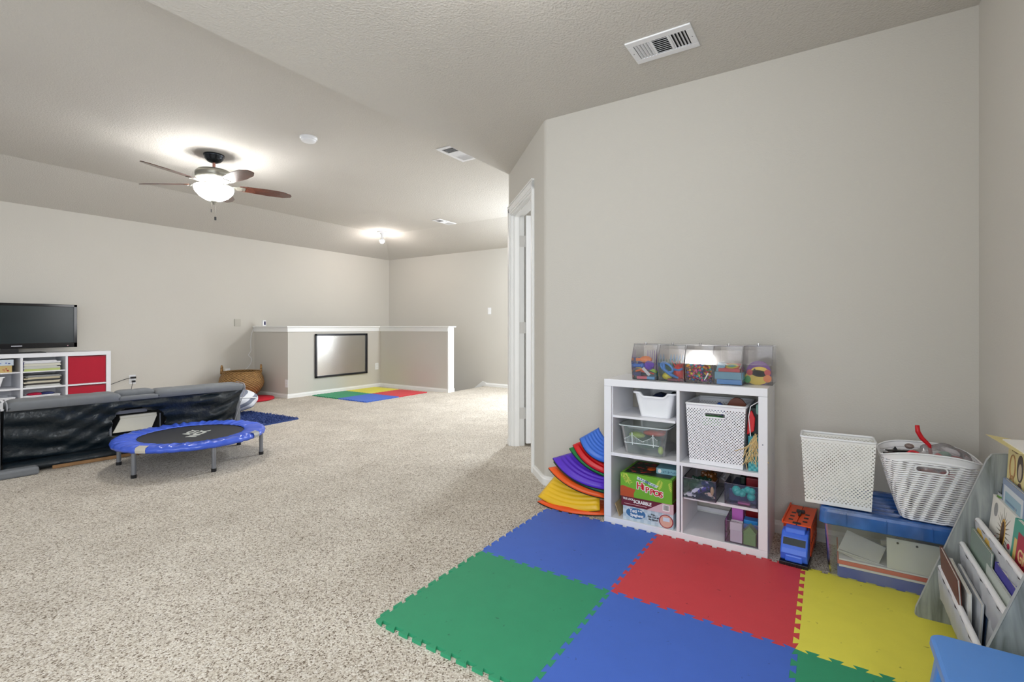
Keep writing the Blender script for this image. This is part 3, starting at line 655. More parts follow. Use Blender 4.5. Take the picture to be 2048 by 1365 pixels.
# bin 1
z = ZT + 0.004
for nm, lb, ct, c, p, fn, ro in (
    ('toy_block', 'pink flat piece at the bottom of the leftmost clear bin', 'toy', CC(214, 90, 110), (2.56, 0.825, z), f_block(0.06, 0.05, 0.012), (0, 0, 0.1)),
    ('toy_block', 'light blue flat piece at the bottom of the leftmost clear bin', 'toy', CC(90, 160, 210), (2.56, 0.776, z), f_block(0.06, 0.036, 0.012), (0, 0, 0)),
    ('toy_block', 'navy block low in the leftmost clear bin', 'toy', CC(28, 40, 110), (2.56, 0.845, z + 0.014), f_block(0.06, 0.036, 0.014), (0, 0, -0.1)),
    ('toy_arrow', 'orange dart shaped toy in the leftmost clear bin', 'toy', CC(240, 110, 30), (2.545, 0.83, z + 0.034), f_arrow, (0.3, 0.2, 1.6)),
    ('toy_arrow', 'red orange dart shaped toy beside the white tag in the clear bin', 'toy', CC(226, 60, 30), (2.555, 0.802, z + 0.024), f_arrow, (0.2, -0.2, 1.9)),
    ('toy_bar', 'yellow tipped blue bar toy in the leftmost clear bin', 'toy', CC(30, 100, 190), (2.54, 0.845, z + 0.057), f_bar(0.036, 0.008), (0, 0, 0)),
    ('toy_bar', 'yellow bar toy under the purple cup in the leftmost clear bin', 'toy', CC(236, 214, 60), (2.55, 0.835, z + 0.048), f_bar(0.045, 0.005), (0.2, 0, 0)),
    ('toy_cup', 'purple cup shaped toy on the leftmost bin heap', 'toy', CC(110, 60, 200), (2.55, 0.795, z + 0.052), f_disc(0.022, 0.02), (0.5, -0.6, 0)),
    ('toy_wedge', 'lime green wedge in the leftmost clear bin', 'toy', CC(150, 200, 50), (2.55, 0.775, z + 0.033), f_wedge(0.016, 0.014, 0.012), (0.3, -0.3, 1)),
    ('toy_fish', 'bright orange rounded toy on top of the leftmost bin heap', 'toy', CC(250, 130, 30), (2.56, 0.812, z + 0.083), f_fish, (0, 0, 0.2)),
    ('toy_wedge', 'dark blue wedge behind the orange toy in the leftmost bin', 'toy', CC(60, 60, 170), (2.60, 0.84, z + 0.06), f_wedge(0.026, 0.024, 0.03), (0, 0, 0.4)),
    ('toy_brush', 'lilac spiky toy at the back of the leftmost clear bin', 'toy', CC(150, 100, 200), (2.66, 0.80, z + 0.03), lambda bm: [cyl(bm, (0, -0.03 + 0.01 * k, 0), (0.01, -0.034 + 0.011 * k, 0.09), 0.004, 0.001, seg=6) for k in range(7)] + [box(bm, -0.01, 0.01, -0.035, 0.035, -0.03, 0.004)], (0, 0, 0)),
    ('toy_block', 'teal block deep in the leftmost clear bin', 'toy', CC(30, 140, 150), (2.64, 0.81, z), f_block(0.07, 0.09, 0.03), (0, 0, 0)),
    ('paper_tag', 'white folded tag leaning in the leftmost clear bin', 'tag', CC(225, 222, 226), (2.527, 0.782, z + 0.018), f_block(0.003, 0.014, 0.042), (-0.75, -0.1, 0)),
    # bin 2
    ('toy_ball', 'yellow oval toy low in the bin with the blue clamp', 'toy', CC(226, 214, 50), (2.56, 0.70, z + 0.016), lambda bm: ico(bm, (0, 0, 0), 0.018, 2, (1, 1.3, 0.9)), (0, 0, 0)),
    ('toy_cloth', 'red rough ball toy in the bin with the blue clamp', 'toy', CC(206, 24, 36), (2.56, 0.637, z + 0.036), lambda bm: [ico(bm, (0, 0, 0), 0.028, 2, (1, 1, 1.25))] + [cyl(bm, (0, 0, 0), (0.037 * math.cos(k * 2.4) * math.cos(k), 0.037 * math.sin(k * 2.4) * math.cos(k), 0.048 * math.sin(k * 1.3)), 0.007, 0.001, seg=5) for k in range(40)], (0, 0, 0)),
    ('toy_block', 'dark green spiky heap behind the blue clamp', 'toy', CC(20, 100, 80), (2.63, 0.67, z), lambda bm: [box(bm, -0.04, 0.04, -0.055, 0.055, 0, 0.055)] + [cyl(bm, (0, -0.05 + 0.012 * k, 0.05), (0.01, -0.055 + 0.013 * k, 0.085), 0.008, 0.002, seg=6) for k in range(9)], (0, 0, 0)),
    ('toy_block', 'light blue fluffy toy behind the green heap in the second bin', 'toy', CC(110, 170, 220), (2.68, 0.66, z + 0.0), lambda bm: [box(bm, -0.015, 0.015, -0.05, 0.05, 0, 0.07)] + [cyl(bm, (0, -0.05 + 0.014 * k, 0.06), (0.0, -0.052 + 0.014 * k, 0.105), 0.009, 0.001, seg=6) for k in range(8)], (0, 0, 0)),
    ('toy_block', 'maroon toy block under the red ball toy', 'toy', CC(120, 20, 50), (2.56, 0.65, z), f_block(0.06, 0.07, 0.008), (0, 0, 0)),
    # bin 4
    ('card_box', 'flat bright blue box at the bottom of the card bin', 'box', CC(60, 140, 210), (2.575, 0.395, z), f_block(0.10, 0.10, 0.018), (0, 0, 0)),
    ('card_box', 'teal blue clear box in the middle of the card bin', 'box', CC(96, 160, 186), (2.578, 0.40, z + 0.019), f_block(0.10, 0.112, 0.028), (0, 0, 0.03)),
    ('card_box', 'red flat box under the ring patterned cards', 'box', CC(190, 20, 40), (2.575, 0.395, z + 0.048), f_block(0.09, 0.085, 0.013), (0, 0, -0.04)),
    ('card_box', 'pale blue card leaning at the left of the card bin', 'card', CC(120, 180, 205), (2.60, 0.445, z + 0.045), f_block(0.09, 0.03, 0.035), (0.3, 0, 0)),
):
    o = toy(nm, lb, ct, c, (p[0], p[1], z + (p[2] - z) * 1.22), fn, ro); o.scale = (1.12, 1.12, 1.22)
cl = thing('toy_clamp', 'blue plastic clamp with open handle loops in the second clear bin', 'toy', (2.532, 0.697, z + 0.052), (0.55, 0, 0)); cl.scale = (1.15, 1.15, 1.15)
bm = BM()
tube(bm, [(0, 0.03 * math.cos(a) + 0.005, 0.016 * math.sin(a) + 0.012) for a in [2 * PI * k / 18 for k in range(18)]], 0.0055, 8, True)
obj('clamp_loop', bm, CC(50, 140, 220), cl, smooth=True)
bm = BM(); tube(bm, [(0, 0.028, 0.022), (0, 0.01, -0.002), (0, -0.025, -0.006), (0, -0.062, 0.0)], [0.006, 0.008, 0.008, 0.005], 8); tube(bm, [(0, -0.02, 0.02), (0, -0.045, 0.03), (0, -0.055, 0.045)], 0.005, 8)
obj('clamp_jaw', bm, CC(46, 130, 212), cl, smooth=True)
cb = thing('pattern_cards', 'tilted stack of cards with a yellow and green ring pattern', 'cards', (2.575, 0.392, z + 0.080), (0, -0.30, -0.04))
bm = BM(); box(bm, -0.042, 0.042, -0.042, 0.042, 0, 0.003); obj('card_border', bm, CC(232, 226, 210), cb)
bm = BM(); box(bm, -0.037, 0.037, -0.037, 0.037, 0.003, 0.0036); obj('card_face', bm, CC(206, 56, 30), cb)
for r_, c_, zz in ((0.031, (232, 200, 50), 0.0042), (0.021, (140, 190, 90), 0.0048), (0.012, (80, 170, 170), 0.0054)):
    bm = BM(); lathe(bm, [(0, 0.003), (r_, 0.003), (r_, zz), (0, zz)], seg=28); obj('card_ring', bm, CC(*c_), cb)
# duck plate in last bin
dk = thing('toy_plate', 'purple backed plate with a yellow duck in the rightmost clear bin', 'toy', (2.608, 0.28, z)); dk.scale = (1.1, 1.1, 1.12)
def disc_yz(bm, cy, cz, ry, rz, x0, x1, seg=28, a0=0, a1=2 * PI):
    pts = [(cy + ry * math.cos(a0 + (a1 - a0) * k / seg), cz + rz * math.sin(a0 + (a1 - a0) * k / seg)) for k in range(seg)]
    prism(bm, pts, x0, x1, Matrix(((0, 0, 1, 0), (1, 0, 0, 0), (0, 1, 0, 0), (0, 0, 0, 1))))
bm = BM(); disc_yz(bm, 0, 0.045, 0.05, 0.054, 0.012, 0.018); obj('plate_back', bm, CC(110, 30, 150), dk)
bm = BM(); disc_yz(bm, 0.005, 0.028, 0.048, 0.032, 0.004, 0.012); disc_yz(bm, -0.005, 0.052, 0.036, 0.022, 0.004, 0.011); obj('duck_body', bm, CC(240, 206, 60), dk)
bm = BM(); disc_yz(bm, -0.036, 0.05, 0.013, 0.013, 0.002, 0.012, 16); disc_yz(bm, 0.034, 0.048, 0.012, 0.013, 0.002, 0.012, 16); obj('red_patch', bm, CC(210, 40, 36), dk)
bm = BM(); disc_yz(bm, -0.036, 0.024, 0.016, 0.016, 0.001, 0.012, 16); obj('orange_patch', bm, CC(246, 130, 30), dk)
bm = BM(); disc_yz(bm, 0.015, 0.062, 0.004, 0.004, 0.0, 0.012, 12); obj('eye', bm, BLACK, dk)
bm = BM(); disc_yz(bm, 0.042, 0.018, 0.012, 0.016, 0.001, 0.012, 16); obj('green_patch', bm, CC(70, 170, 80), dk)
# beads: uncountable
bm = BM(); random.seed(11)
bcols = [(220, 30, 120), (200, 30, 40), (40, 60, 160), (60, 160, 60), (30, 170, 200), (240, 150, 30), (120, 40, 140), (236, 210, 60), (20, 30, 90), (240, 90, 150)]
fi = []
for k in range(520):
    x = random.uniform(0.012, 0.13); y = random.uniform(-0.056, 0.056); zz = random.uniform(0.006, 0.102)
    if x < 0.022 and zz < 0.04: x += 0.015
    n0 = len(bm.faces); ico(bm, (x, y, zz), random.uniform(0.005, 0.009), 1); bm.faces.ensure_lookup_table()
    for f in bm.faces[n0:]: f.material_index = k % 10
o = obj('bead_heap', bm, [CC(*c) for c in bcols], smooth=True); o.location = (2.503, 0.533, z)
tag(o, 'loose bright plastic beads filling the middle clear bin', 'beads', kind='stuff')
bm = BM(); cyl(bm, (0, 0, 0), (0, 0.018, -0.035), 0.004, 0.002); o = obj('toy_peg', bm, CC(210, 206, 214)); o.location = (2.505, 0.487, z + 0.05); tag(o, 'small pale peg among the beads in the middle clear bin', 'toy')
bm = BM(); ico(bm, (0, 0, 0), 0.016, 2, (0.8, 1.2, 0.9)); o = obj('toy_ball', bm, CC(190, 206, 50), smooth=True); o.location = (2.52, 0.49, z + 0.098); tag(o, 'yellow green oval bead, largest on top of the bead heap', 'toy')

# ------------------------------------------------------------ inside the cubes
def tub(t, nm, m, wt, dt, wb, db, h, rim=0.008, notch=0.0, cr=0.02, thick=0.003, lipm=None):
    """open tapered tub, local: x = depth back, y = width, centred in y, x from 0; rounded corners"""
    def ring(w_, d_, z, seg=5):
        pts = []
        for cx, cy, a0 in ((d_ / 2 - cr, w_ / 2 - cr, 0), (-d_ / 2 + cr, w_ / 2 - cr, PI / 2), (-d_ / 2 + cr, -w_ / 2 + cr, PI), (d_ / 2 - cr, -w_ / 2 + cr, 1.5 * PI)):
            for k in range(seg + 1): a = a0 + k / seg * PI / 2; pts.append((cx + cr * math.cos(a), cy + cr * math.sin(a), z))
        # denser front edge so that a notch can be shaped
        return pts
    def dens(r):
        out = []
        for i, p in enumerate(r):
            q = r[(i + 1) % len(r)]; L = math.dist(p, q); n = max(1, int(L / 0.012))
            for k in range(n): out.append(tuple(p[j] + (q[j] - p[j]) * k / n for j in range(3)))
        return out
    top = dens(ring(wt, dt, h)); n = len(top)
    def dip(p):
        if notch and p[0] < -dt / 2 + 0.006 and abs(p[1]) < wt * 0.33:
            u = min(1, (wt * 0.33 - abs(p[1])) / (wt * 0.07)); return notch * u
        return 0
    bm = BM(); rings = []
    for f, zz in ((0, 0.004), (0.03, 0.0), (0.0, 0.004)) if 0 else ((0.0, 0.0), (0.25, 0.25), (0.5, 0.5), (0.75, 0.75), (1, 1)):
        sy = (wb + (wt - wb) * f) / wt; sx = (db + (dt - db) * f) / dt
        rings.append([bm.verts.new((p[0] * sx, p[1] * sy, (h - dip(p)) * zz)) for p in top])
    lip = [bm.verts.new((p[0] * (1 + rim / dt * 2), p[1] * (1 + rim / wt * 2), h - dip(p) + 0.001)) for p in top]; rings.append(lip)
    lip2 = [bm.verts.new((v.co.x, v.co.y, v.co.z - 0.008)) for v in lip]; rings.append(lip2)
    for a, b in zip(rings, rings[1:]):
        for i in range(n): bm.faces.new((a[i], a[(i + 1) % n], b[(i + 1) % n], b[i]))
    bm.faces.new(rings[0][::-1])
    bmesh.ops.translate(bm, verts=bm.verts, vec=(dt / 2, 0, 0.0015))
    return obj(nm, bm, m, t, solid=thick or 0.0, smooth=False)
SY = 0.227
t1 = thing('storage_tub', 'small opaque white tub on the upper left insert shelf', 'tub', (2.515, 0.757, 0.5845))
tub(t1, 'tub_body', WPLAST, 0.205, 0.27, 0.150, 0.24, 0.128, rim=0.008, notch=0.02)
for nm, lb, c, loc, s in (('toy_block', 'green toy poking out of the opaque white tub', (20, 110, 84), (2.60, 0.745, 0.66), (0.014, 0.03, 0.026)), ('toy_block', 'black toy at the back of the opaque white tub', (20, 22, 26), (2.70, 0.70, 0.66), (0.04, 0.03, 0.045)),
                          ('toy_block', 'dark blue toy filling the bottom of the opaque white tub', (30, 40, 70), (2.65, 0.757, 0.59), (0.10, 0.06, 0.06))):
    bm = BM(); ico(bm, (0, 0, 0), 1, 2, s); o = obj(nm, bm, CC(*c)); o.location = (loc[0], loc[1], loc[2] + s[2] * (nm and 1) * 0.9 if loc[2] < .6 else loc[2]); tag(o, lb, 'toy')
t2 = thing('storage_tub', 'frosted see-through tub with a bridge print, below the small white tub', 'tub', (2.482, 0.806, 0.3862))
tub(t2, 'tub_body', FROST, 0.250, 0.29, 0.205, 0.25, 0.152, rim=0.008, cr=0.03, thick=0.0)
bm = BM(); pts = []
for cx, cy, a0 in ((0.115, 0.10, 0), (-0.125, 0.10, PI / 2), (-0.125, -0.10, PI), (0.115, -0.10, 1.5 * PI)):
    for k in range(5): a = a0 + k / 4 * PI / 2; pts.append((0.145 + cx + 0.025 * math.cos(a), cy + 0.03 * math.sin(a), 0.150))
tube(bm, pts, 0.004, 6, True); obj('tub_rim', bm, mat('milky_rim', srgb(206, 214, 216), 0.3), t2, smooth=True)
PRT = mat('pale_print', srgb(214, 226, 226), 0.6)
bm = BM(); MP = Matrix(((0, 0, 1, 0), (-1, 0, 0, 0), (0, 1, 0, 0), (0, 0, 0, 1))) @ Matrix.Identity(4)
def yz(bm, y0, y1, z0, z1, x): box(bm, x, x + 0.001, y0, y1, z0, z1)
def fx(z): return 0.013 - z * 0.13
for y in (0.055, -0.075 + 0.02):
    for k in range(6): zz = 0.05 + k * 0.011; yz(bm, y - 0.002, y + 0.002, zz, zz + 0.011, fx(zz))
for k in range(26):
    y = 0.095 - k * 0.0068; d = min(abs(y - 0.055), abs(y + 0.055)); zt = 0.112 - min(1, d / 0.055) ** 0.6 * 0.038 if abs(y) < 0.06 or 1 else 0
    yz(bm, y - 0.0005, y + 0.0005, 0.062, zt, fx(0.08)); yz(bm, y - 0.0035, y + 0.0035, zt - 0.001, zt + 0.001, fx(0.1))
yz(bm, -0.085, 0.098, 0.058, 0.062, fx(0.06))
obj('bridge_print', bm, PRT, t2, label='pale suspension bridge print')
bm = BM()
box(bm, -0.006, 0.004, -0.035, 0.072, 0.139, 0.150); tube(bm, [(0.0, -0.045, 0.148), (0.0, -0.03, 0.138), (0.0, 0.06, 0.138), (0.0, 0.08, 0.148)], 0.003, 6); obj('tub_handle', bm, FROST, t2, bevel=0.002)
for lb, c, loc, s in (('yellow green toy in the frosted tub', (150, 170, 50), (2.56, 0.86, 0.475), (0.03, 0.045, 0.018)), ('coral red toy leaning in the frosted tub', (206, 80, 70), (2.58, 0.775, 0.49), (0.03, 0.06, 0.016)),
                      ('lime toy low at the right of the frosted tub', (176, 200, 80), (2.53, 0.725, 0.415), (0.014, 0.014, 0.022)), ('dark green toy heap in the frosted tub', (40, 80, 66), (2.63, 0.81, 0.43), (0.10, 0.085, 0.038)),
                      ('orange red toy at the back of the frosted tub', (214, 90, 50), (2.66, 0.75, 0.485), (0.05, 0.03, 0.014))):
    bm = BM(); ico(bm, (0, 0, 0), 1, 2, s); o = obj('toy_block', bm, CC(*c)); o.location = loc; tag(o, lb, 'toy')

# games in the lower left cube (local x back, y width to the left, z up); front faces -X
def gamebox(name, label, x0, yr, wd, dp, z0, h, c, rz=0.0, lidc=None):
    t = thing(name, label, 'board game', (x0, yr + wd / 2, z0), (0, 0, rz))
    bm = BM(); box(bm, 0, dp, -wd / 2, wd / 2, 0, h); obj('box_body', bm, c, t, bevel=0.001); return t
def art(t, nm, y0, y1, z0, z1, c, x=-0.0012, lb=None):
    bm = BM(); box(bm, x, 0.0005, y0, y1, z0, z1); return obj(nm, bm, c, t, label=lb)
def F(y, z, x=-0.0016): return frame((x, y, z), (0, -1, 0), (0, 0, 1))
WH = mat('print_white', srgb(240, 238, 236), 0.5)
g1 = gamebox('board_game', 'pale blue checkered game box at the bottom of the game stack', 2.482, 0.648, 0.262, 0.27, 0.0385, 0.074, cmat(176, 194, 204))
bm = BM()
for i in range(14):
    for j in range(4):
        if (i + j) % 2: box(bm, -0.0006, 0.0004, -0.131 + i * 0.0187, -0.131 + (i + 1) * 0.0187, j * 0.0185, (j + 1) * 0.0185)
obj('checker_print', bm, cmat(198, 210, 216), g1)
bm = BM(); disc_yz(bm, 0.062, 0.042, 0.052, 0.027, -0.0012, 0.0); obj('title_oval', bm, cmat(60, 110, 156), g1)
for s, yy, zz, sz in (('Yeti', 0.075, 0.053, 0.026), ('in my', 0.038, 0.058, 0.011), ('Spaghetti', 0.056, 0.032, 0.020)): text('title_lettering', s, sz, WH, g1, F(yy, zz), off=0.0006, sx=0.95)
for s, zz in (('Hey,', 0.054), ('Get Out of', 0.041), ('My Bowl!', 0.028)): text('slogan_lettering', s, 0.0125, BLACK, g1, F(-0.03, zz), off=0.0003)
bm = BM(); disc_yz(bm, -0.095, 0.034, 0.036, 0.034, -0.0012, 0.0); obj('bowl_rim_print', bm, cmat(150, 40, 50), g1)
bm = BM(); disc_yz(bm, -0.095, 0.034, 0.031, 0.030, -0.0018, 0.0); obj('bowl_print', bm, cmat(214, 168, 150), g1)
art(g1, 'label_patch', -0.113, -0.080, 0.034, 0.054, cmat(200, 214, 230), x=-0.0024)
g2 = gamebox('board_game', 'maroon word tile game box in the middle of the game stack', 2.478, 0.646, 0.272, 0.27, 0.113, 0.052, cmat(104, 26, 42))
bm = BM(); prism(bm, [(-0.136, 0), (0.0, 0), (-0.085, 0.052), (-0.136, 0.052)], -0.0008, 0.0005, Matrix(((0, 0, 1, 0), (1, 0, 0, 0), (0, 1, 0, 0), (0, 0, 0, 1)))); obj('pink_wedge_print', bm, cmat(208, 176, 182), g2)
text('title_lettering', 'SCRABBLE', 0.024, WH, g2, F(0.022, 0.03), off=0.0007, sx=0.86); text('subtitle_lettering', 'TILE LOCK', 0.014, WH, g2, F(0.098, 0.038), off=0.0004, sx=0.85)
art(g2, 'underline_print', 0.0, 0.12, 0.0115, 0.0135, cmat(220, 180, 180))
art(g2, 'barcode_label', -0.116, -0.082, 0.012, 0.044, WH, x=-0.0014)
bm = BM(); y = -0.112; random.seed(2)
while y < -0.086: wd_ = random.uniform(0.0008, 0.002); box(bm, -0.0018, 0.0, y, y + wd_, 0.016, 0.042); y += wd_ + random.uniform(0.0008, 0.0018)
obj('barcode_bars', bm, BLACK, g2)
GRN = mat('lime_card', srgb(108, 168, 40), 0.45, var=0.08)
g3 = gamebox('board_game', 'large lime green game box with red title letters, on the maroon box', 2.470, 0.652, 0.268, 0.27, 0.1655, 0.122, GRN)
tr = []
for s, y, zz in zip('HIPPOS', (0.029, 0.010, -0.010, -0.034, -0.058, -0.081), (0.066, 0.060, 0.053, 0.047, 0.043, 0.040)):
    sz = 0.047 if s == 'H' else 0.038
    text('title_outline', s if s != 'I' else 'I', sz, WH, g3, F(y, zz, -0.0012), off=0.0042)
    text('title_lettering', s, sz, cmat(196, 24, 40), g3, F(y, zz, -0.0024), off=0.0012)
for s, y, zz in (('HUNGRY', 0.012, 0.098), ('HUNGRY', -0.032, 0.085)): text('small_title', s, 0.015, WH, g3, F(y, zz) @ Matrix.Rotation(-0.28, 4, 'Z'), off=0.0022); text('small_title', s, 0.015, cmat(110, 160, 190), g3, F(y, zz, -0.003) @ Matrix.Rotation(-0.28, 4, 'Z'), off=0.0)
def frond(t, oy, oz, ang, c, L=0.055):
    bm = BM()
    for k in range(7):
        s = k / 6; by, bz = oy + math.cos(ang) * L * s, oz + math.sin(ang) * L * s
        for sg in (-1, 1):
            a = ang + sg * 0.9; l = 0.022 * (1 - 0.5 * abs(s - 0.4))
            e = (by + math.cos(a) * l, bz + math.sin(a) * l); nn = (-math.sin(a) * 0.0022, math.cos(a) * 0.0022); md = ((by + e[0]) / 2, (bz + e[1]) / 2)
            poly = [(by, bz), (md[0] + nn[0], md[1] + nn[1]), e, (md[0] - nn[0], md[1] - nn[1])]
            poly = [(min(0.132, max(-0.132, p[0])), min(0.121, max(0.001, p[1]))) for p in poly]
            prism(bm, poly, -0.0008, 0.0002, Matrix(((0, 0, 1, 0), (1, 0, 0, 0), (0, 1, 0, 0), (0, 0, 0, 1))))
    obj('palm_leaf_print', bm, c, t)
PALM = cmat(206, 214, 90)
frond(g3, 0.126, 0.118, -2.4, PALM, 0.06); frond(g3, 0.11, 0.12, -1.9, PALM, 0.04); frond(g3, -0.08, 0.112, -1.2, PALM, 0.04); frond(g3, -0.125, 0.108, -1.9, PALM, 0.045)
bm = BM(); prism(bm, [(0.134, 0.0), (0.134, 0.05), (0.12, 0.056), (0.095, 0.05), (0.066, 0.046), (0.052, 0.044), (0.062, 0.02), (0.06, 0.0)], -0.0009, 0.0002, Matrix(((0, 0, 1, 0), (1, 0, 0, 0), (0, 1, 0, 0), (0, 0, 0, 1)))); obj('orange_print', bm, cmat(178, 74, 30), g3, label='plain orange corner print')
bm = BM(); box(bm, 0.02, 0.25, -0.12, 0.12, 0.1215, 0.123); obj('lid_print', bm, cmat(40, 52, 40), g3)
bm = BM(); random.seed(8)
for k in range(26): ico(bm, (random.uniform(0.03, 0.24), random.uniform(0.0, 0.115), 0.123), random.uniform(0.006, 0.016), 1, (1, 1, 0.08))
obj('lid_pattern', bm, cmat(150, 50, 44), g3)
bm = BM(); ico(bm, (0.14, 0.008, 0.124), 0.034, 2, (1, 0.7, 0.15)); obj('lid_orange_patch', bm, cmat(220, 90, 30), g3)
bm = BM(); box(bm, 0.02, 0.26, -0.1345, -0.1338, 0.01, 0.11); obj('side_print', bm, cmat(110, 70, 30), g3)
g4 = gamebox('card_game', 'narrow pale blue box lying on the lime green game box', 2.55, 0.638, 0.115, 0.16, 0.2885, 0.030, cmat(130, 176, 190), rz=0.06)
bm = BM(); disc_yz(bm, 0.04, 0.015, 0.009, 0.011, -0.001, 0, 16); obj('badge_print', bm, WH, g4)
bm = BM()
for k in range(9): box(bm, -0.001, 0, 0.018 - k * 0.008, 0.022 - k * 0.008, 0.008 + 0.003 * (k % 3), 0.016 + 0.003 * (k % 2))
obj('scribble_print', bm, cmat(70, 110, 140), g4)
bm = BM(); box(bm, 0, 0.2, -0.0015, 0.0015, 0, 0.07); o = obj('paper_sheet', bm, cmat(186, 160, 120)); o.location = (2.50, 0.937, 0.040); o.rotation_euler = (-0.35, 0, 0); tag(o, 'tan card leaning left of the game stack in the lower cube', 'card')

# perforated basket in the upper right cube
PB1 = perforated('perforated_white_cube_basket', srgb(238, 238, 242), 0.0135, 0.0072, 0.20, 0.36, 0.02, 0.275)
k1 = thing('perforated_basket', 'white perforated cube basket in the upper right cube with toys inside', 'basket', (2.476, 0.452, 0.3865))
def sq_basket(t, m, wt, dt, wb, db, h, handle=True, rim=0.006, cr=0.012, lipm=WPLAST, hz=0.2):
    def ring(f, ex=0.0):
        w_ = wb + (wt - wb) * f + ex; d_ = db + (dt - db) * f + ex; return w_, d_
    bm = BM(); hw, hh = 0.048, 0.011
    NS = 24; NZ = 26
    def P(side, u, f):
        w_, d_ = ring(f)
        return {0: (-d_ / 2, w_ / 2 - u * w_, f * h), 1: (-d_ / 2 + u * d_, -w_ / 2, f * h), 2: (d_ / 2, -w_ / 2 + u * w_, f * h), 3: (d_ / 2 - u * d_, w_ / 2, f * h)}[side]
    g = {}
    for s in range(4):
        for i in range(NS + 1):
            for j in range(NZ + 1): g[s, i, j] = bm.verts.new(P(s, i / NS, j / NZ))
        for i in range(NS):
            for j in range(NZ):
                c = (g[s, i, j].co + g[s, i + 1, j + 1].co) / 2
                if handle and s in (0, 2) and abs(c.z - hz) < hh and abs(c.y) < hw: continue
                bm.faces.new((g[s, i, j], g[s, i + 1, j], g[s, i + 1, j + 1], g[s, i, j + 1]))
    bot = [(-db / 2, wb / 2, 0), (-db / 2, -wb / 2, 0), (db / 2, -wb / 2, 0), (db / 2, wb / 2, 0)]
    bm.faces.new([bm.verts.new(p) for p in bot])
    bmesh.ops.remove_doubles(bm, verts=bm.verts, dist=1e-5)
    bmesh.ops.translate(bm, verts=bm.verts, vec=(dt / 2, 0, 0.001))
    o = obj('basket_body', bm, m, t)
    bm = BM(); w_, d_ = wt, dt
    pts = []
    for cx, cy, a0 in ((d_ / 2 - cr, w_ / 2 - cr, 0), (-d_ / 2 + cr, w_ / 2 - cr, PI / 2), (-d_ / 2 + cr, -w_ / 2 + cr, PI), (d_ / 2 - cr, -w_ / 2 + cr, 1.5 * PI)):
        for k in range(5): a = a0 + k / 4 * PI / 2; pts.append((cx + cr * math.cos(a) + dt / 2, cy + cr * math.sin(a), h))
    tube(bm, pts, rim, 8, True); obj('basket_rim', bm, lipm, t, smooth=True)
    if handle:
        bm = BM(); f = hz / h; x = (dt - (db + (dt - db) * f)) / 2; w2, h2 = hw + 0.002, hh + 0.001
        pts = [(x, (w2 - h2) + h2 * math.sin(a) if a < PI else -(w2 - h2) + h2 * math.sin(a), hz + h2 * math.cos(a)) for a in [2 * PI * (k + .5) / 24 for k in range(24)]]
        tube(bm, pts, 0.004, 8, True); obj('handle_rim', bm, lipm, t, smooth=True)
sq_basket(k1, PB1, 0.268, 0.30, 0.240, 0.27, 0.294, hz=0.246)
for nm, lb, c, loc, s, ro in (('toy_block', 'blue toy standing up out of the upper right cube basket', (34, 84, 170), (2.56, 0.440, 0.655), (0.05, 0.05, 0.045), (0.6, 0, 0.2)), ('toy_block', 'bright green toy seen through the basket hand hole', (70, 170, 60), (2.52, 0.47, 0.60), (0.04, 0.09, 0.045), (0, 0, 0))):
    bm = BM(); box(bm, -s[0] / 2, s[0] / 2, -s[1] / 2, s[1] / 2, -s[2] / 2, s[2] / 2); o = obj(nm, bm, CC(*c), bevel=0.006); o.location = loc; o.rotation_euler = ro; tag(o, lb, 'toy')
bm = BM(); prism(bm, [(0.09 * math.cos(PI * k / 14), 0.075 * math.sin(PI * k / 14) - 0.02) for k in range(15)], -0.009, 0.009, Matrix(((0, 0, 1, 0), (-0.55, 0, 0, 0), (0, 1, 0, 0), (0, 0, 0, 1)))); o = obj('toy_arch', bm, CC(110, 52, 24), bevel=0.002); o.location = (2.60, 0.372, 0.655); tag(o, 'brown half round toy sticking out of the upper right cube basket', 'toy')
bm = BM(); random.seed(5)
for k in range(12): box(bm, -0.03, 0.03, -0.03, 0.03, -0.02, 0.02, Matrix.Translation((2.62 + random.uniform(-.07, .08), 0.45 + random.uniform(-.07, .07), 0.50 + random.uniform(-.06, .08))) @ Matrix.Rotation(random.uniform(0, 3), 4, 'X'))
tag(obj('toy_heap', bm, CC(120, 110, 96)), 'jumbled toys filling the upper right cube basket', 'toys', kind='stuff')
# teal boxed game with red part and raffia right of the basket
tl = thing('toy_pack', 'teal patterned toy pack with a red part beside the cube basket', 'toy', (2.50, 0.288, 0.387))
bm = BM(); box(bm, 0, 0.22, -0.022, 0.022, 0, 0.16); obj('teal_box', bm, cmat(46, 140, 150), tl, bevel=0.001)
bm = BM()
for i in range(4):
    for j in range(4):
        if (i + j) % 2: box(bm, -0.0008, 0, -0.022 + i * 0.011, -0.011 + i * 0.011, j * 0.011, 0.011 + j * 0.011)
obj('gingham_print', bm, cmat(90, 176, 180), tl)
bm = BM()
for k in range(9): disc_yz(bm, -0.012 + 0.012 * (k % 3), 0.075 + 0.024 * (k // 3), 0.005, 0.006, -0.001, 0, 10)
obj('swirl_print', bm, cmat(220, 232, 236), tl)
bm = BM(); prism(bm, [(-0.016, 0), (0.014, 0.02), (0.018, 0.08), (0.004, 0.115), (-0.010, 0.10)], 0, 0.02, Matrix(((0, 0, 1, 0.0), (-1, 0, 0, 0.012), (0, 1, 0, 0.165), (0, 0, 0, 1)))); obj('red_part', bm, cmat(196, 20, 30), tl, bevel=0.003)
bm = BM(); box(bm, 0.03, 0.2, -0.024, 0.024, 0.16, 0.29); obj('dark_bag', bm, cmat(26, 40, 40), tl, bevel=0.01)
bm = BM(); box(bm, 0.01, 0.12, -0.024, -0.008, 0.26, 0.31); obj('pale_green_part', bm, cmat(120, 160, 150), tl, bevel=0.01)
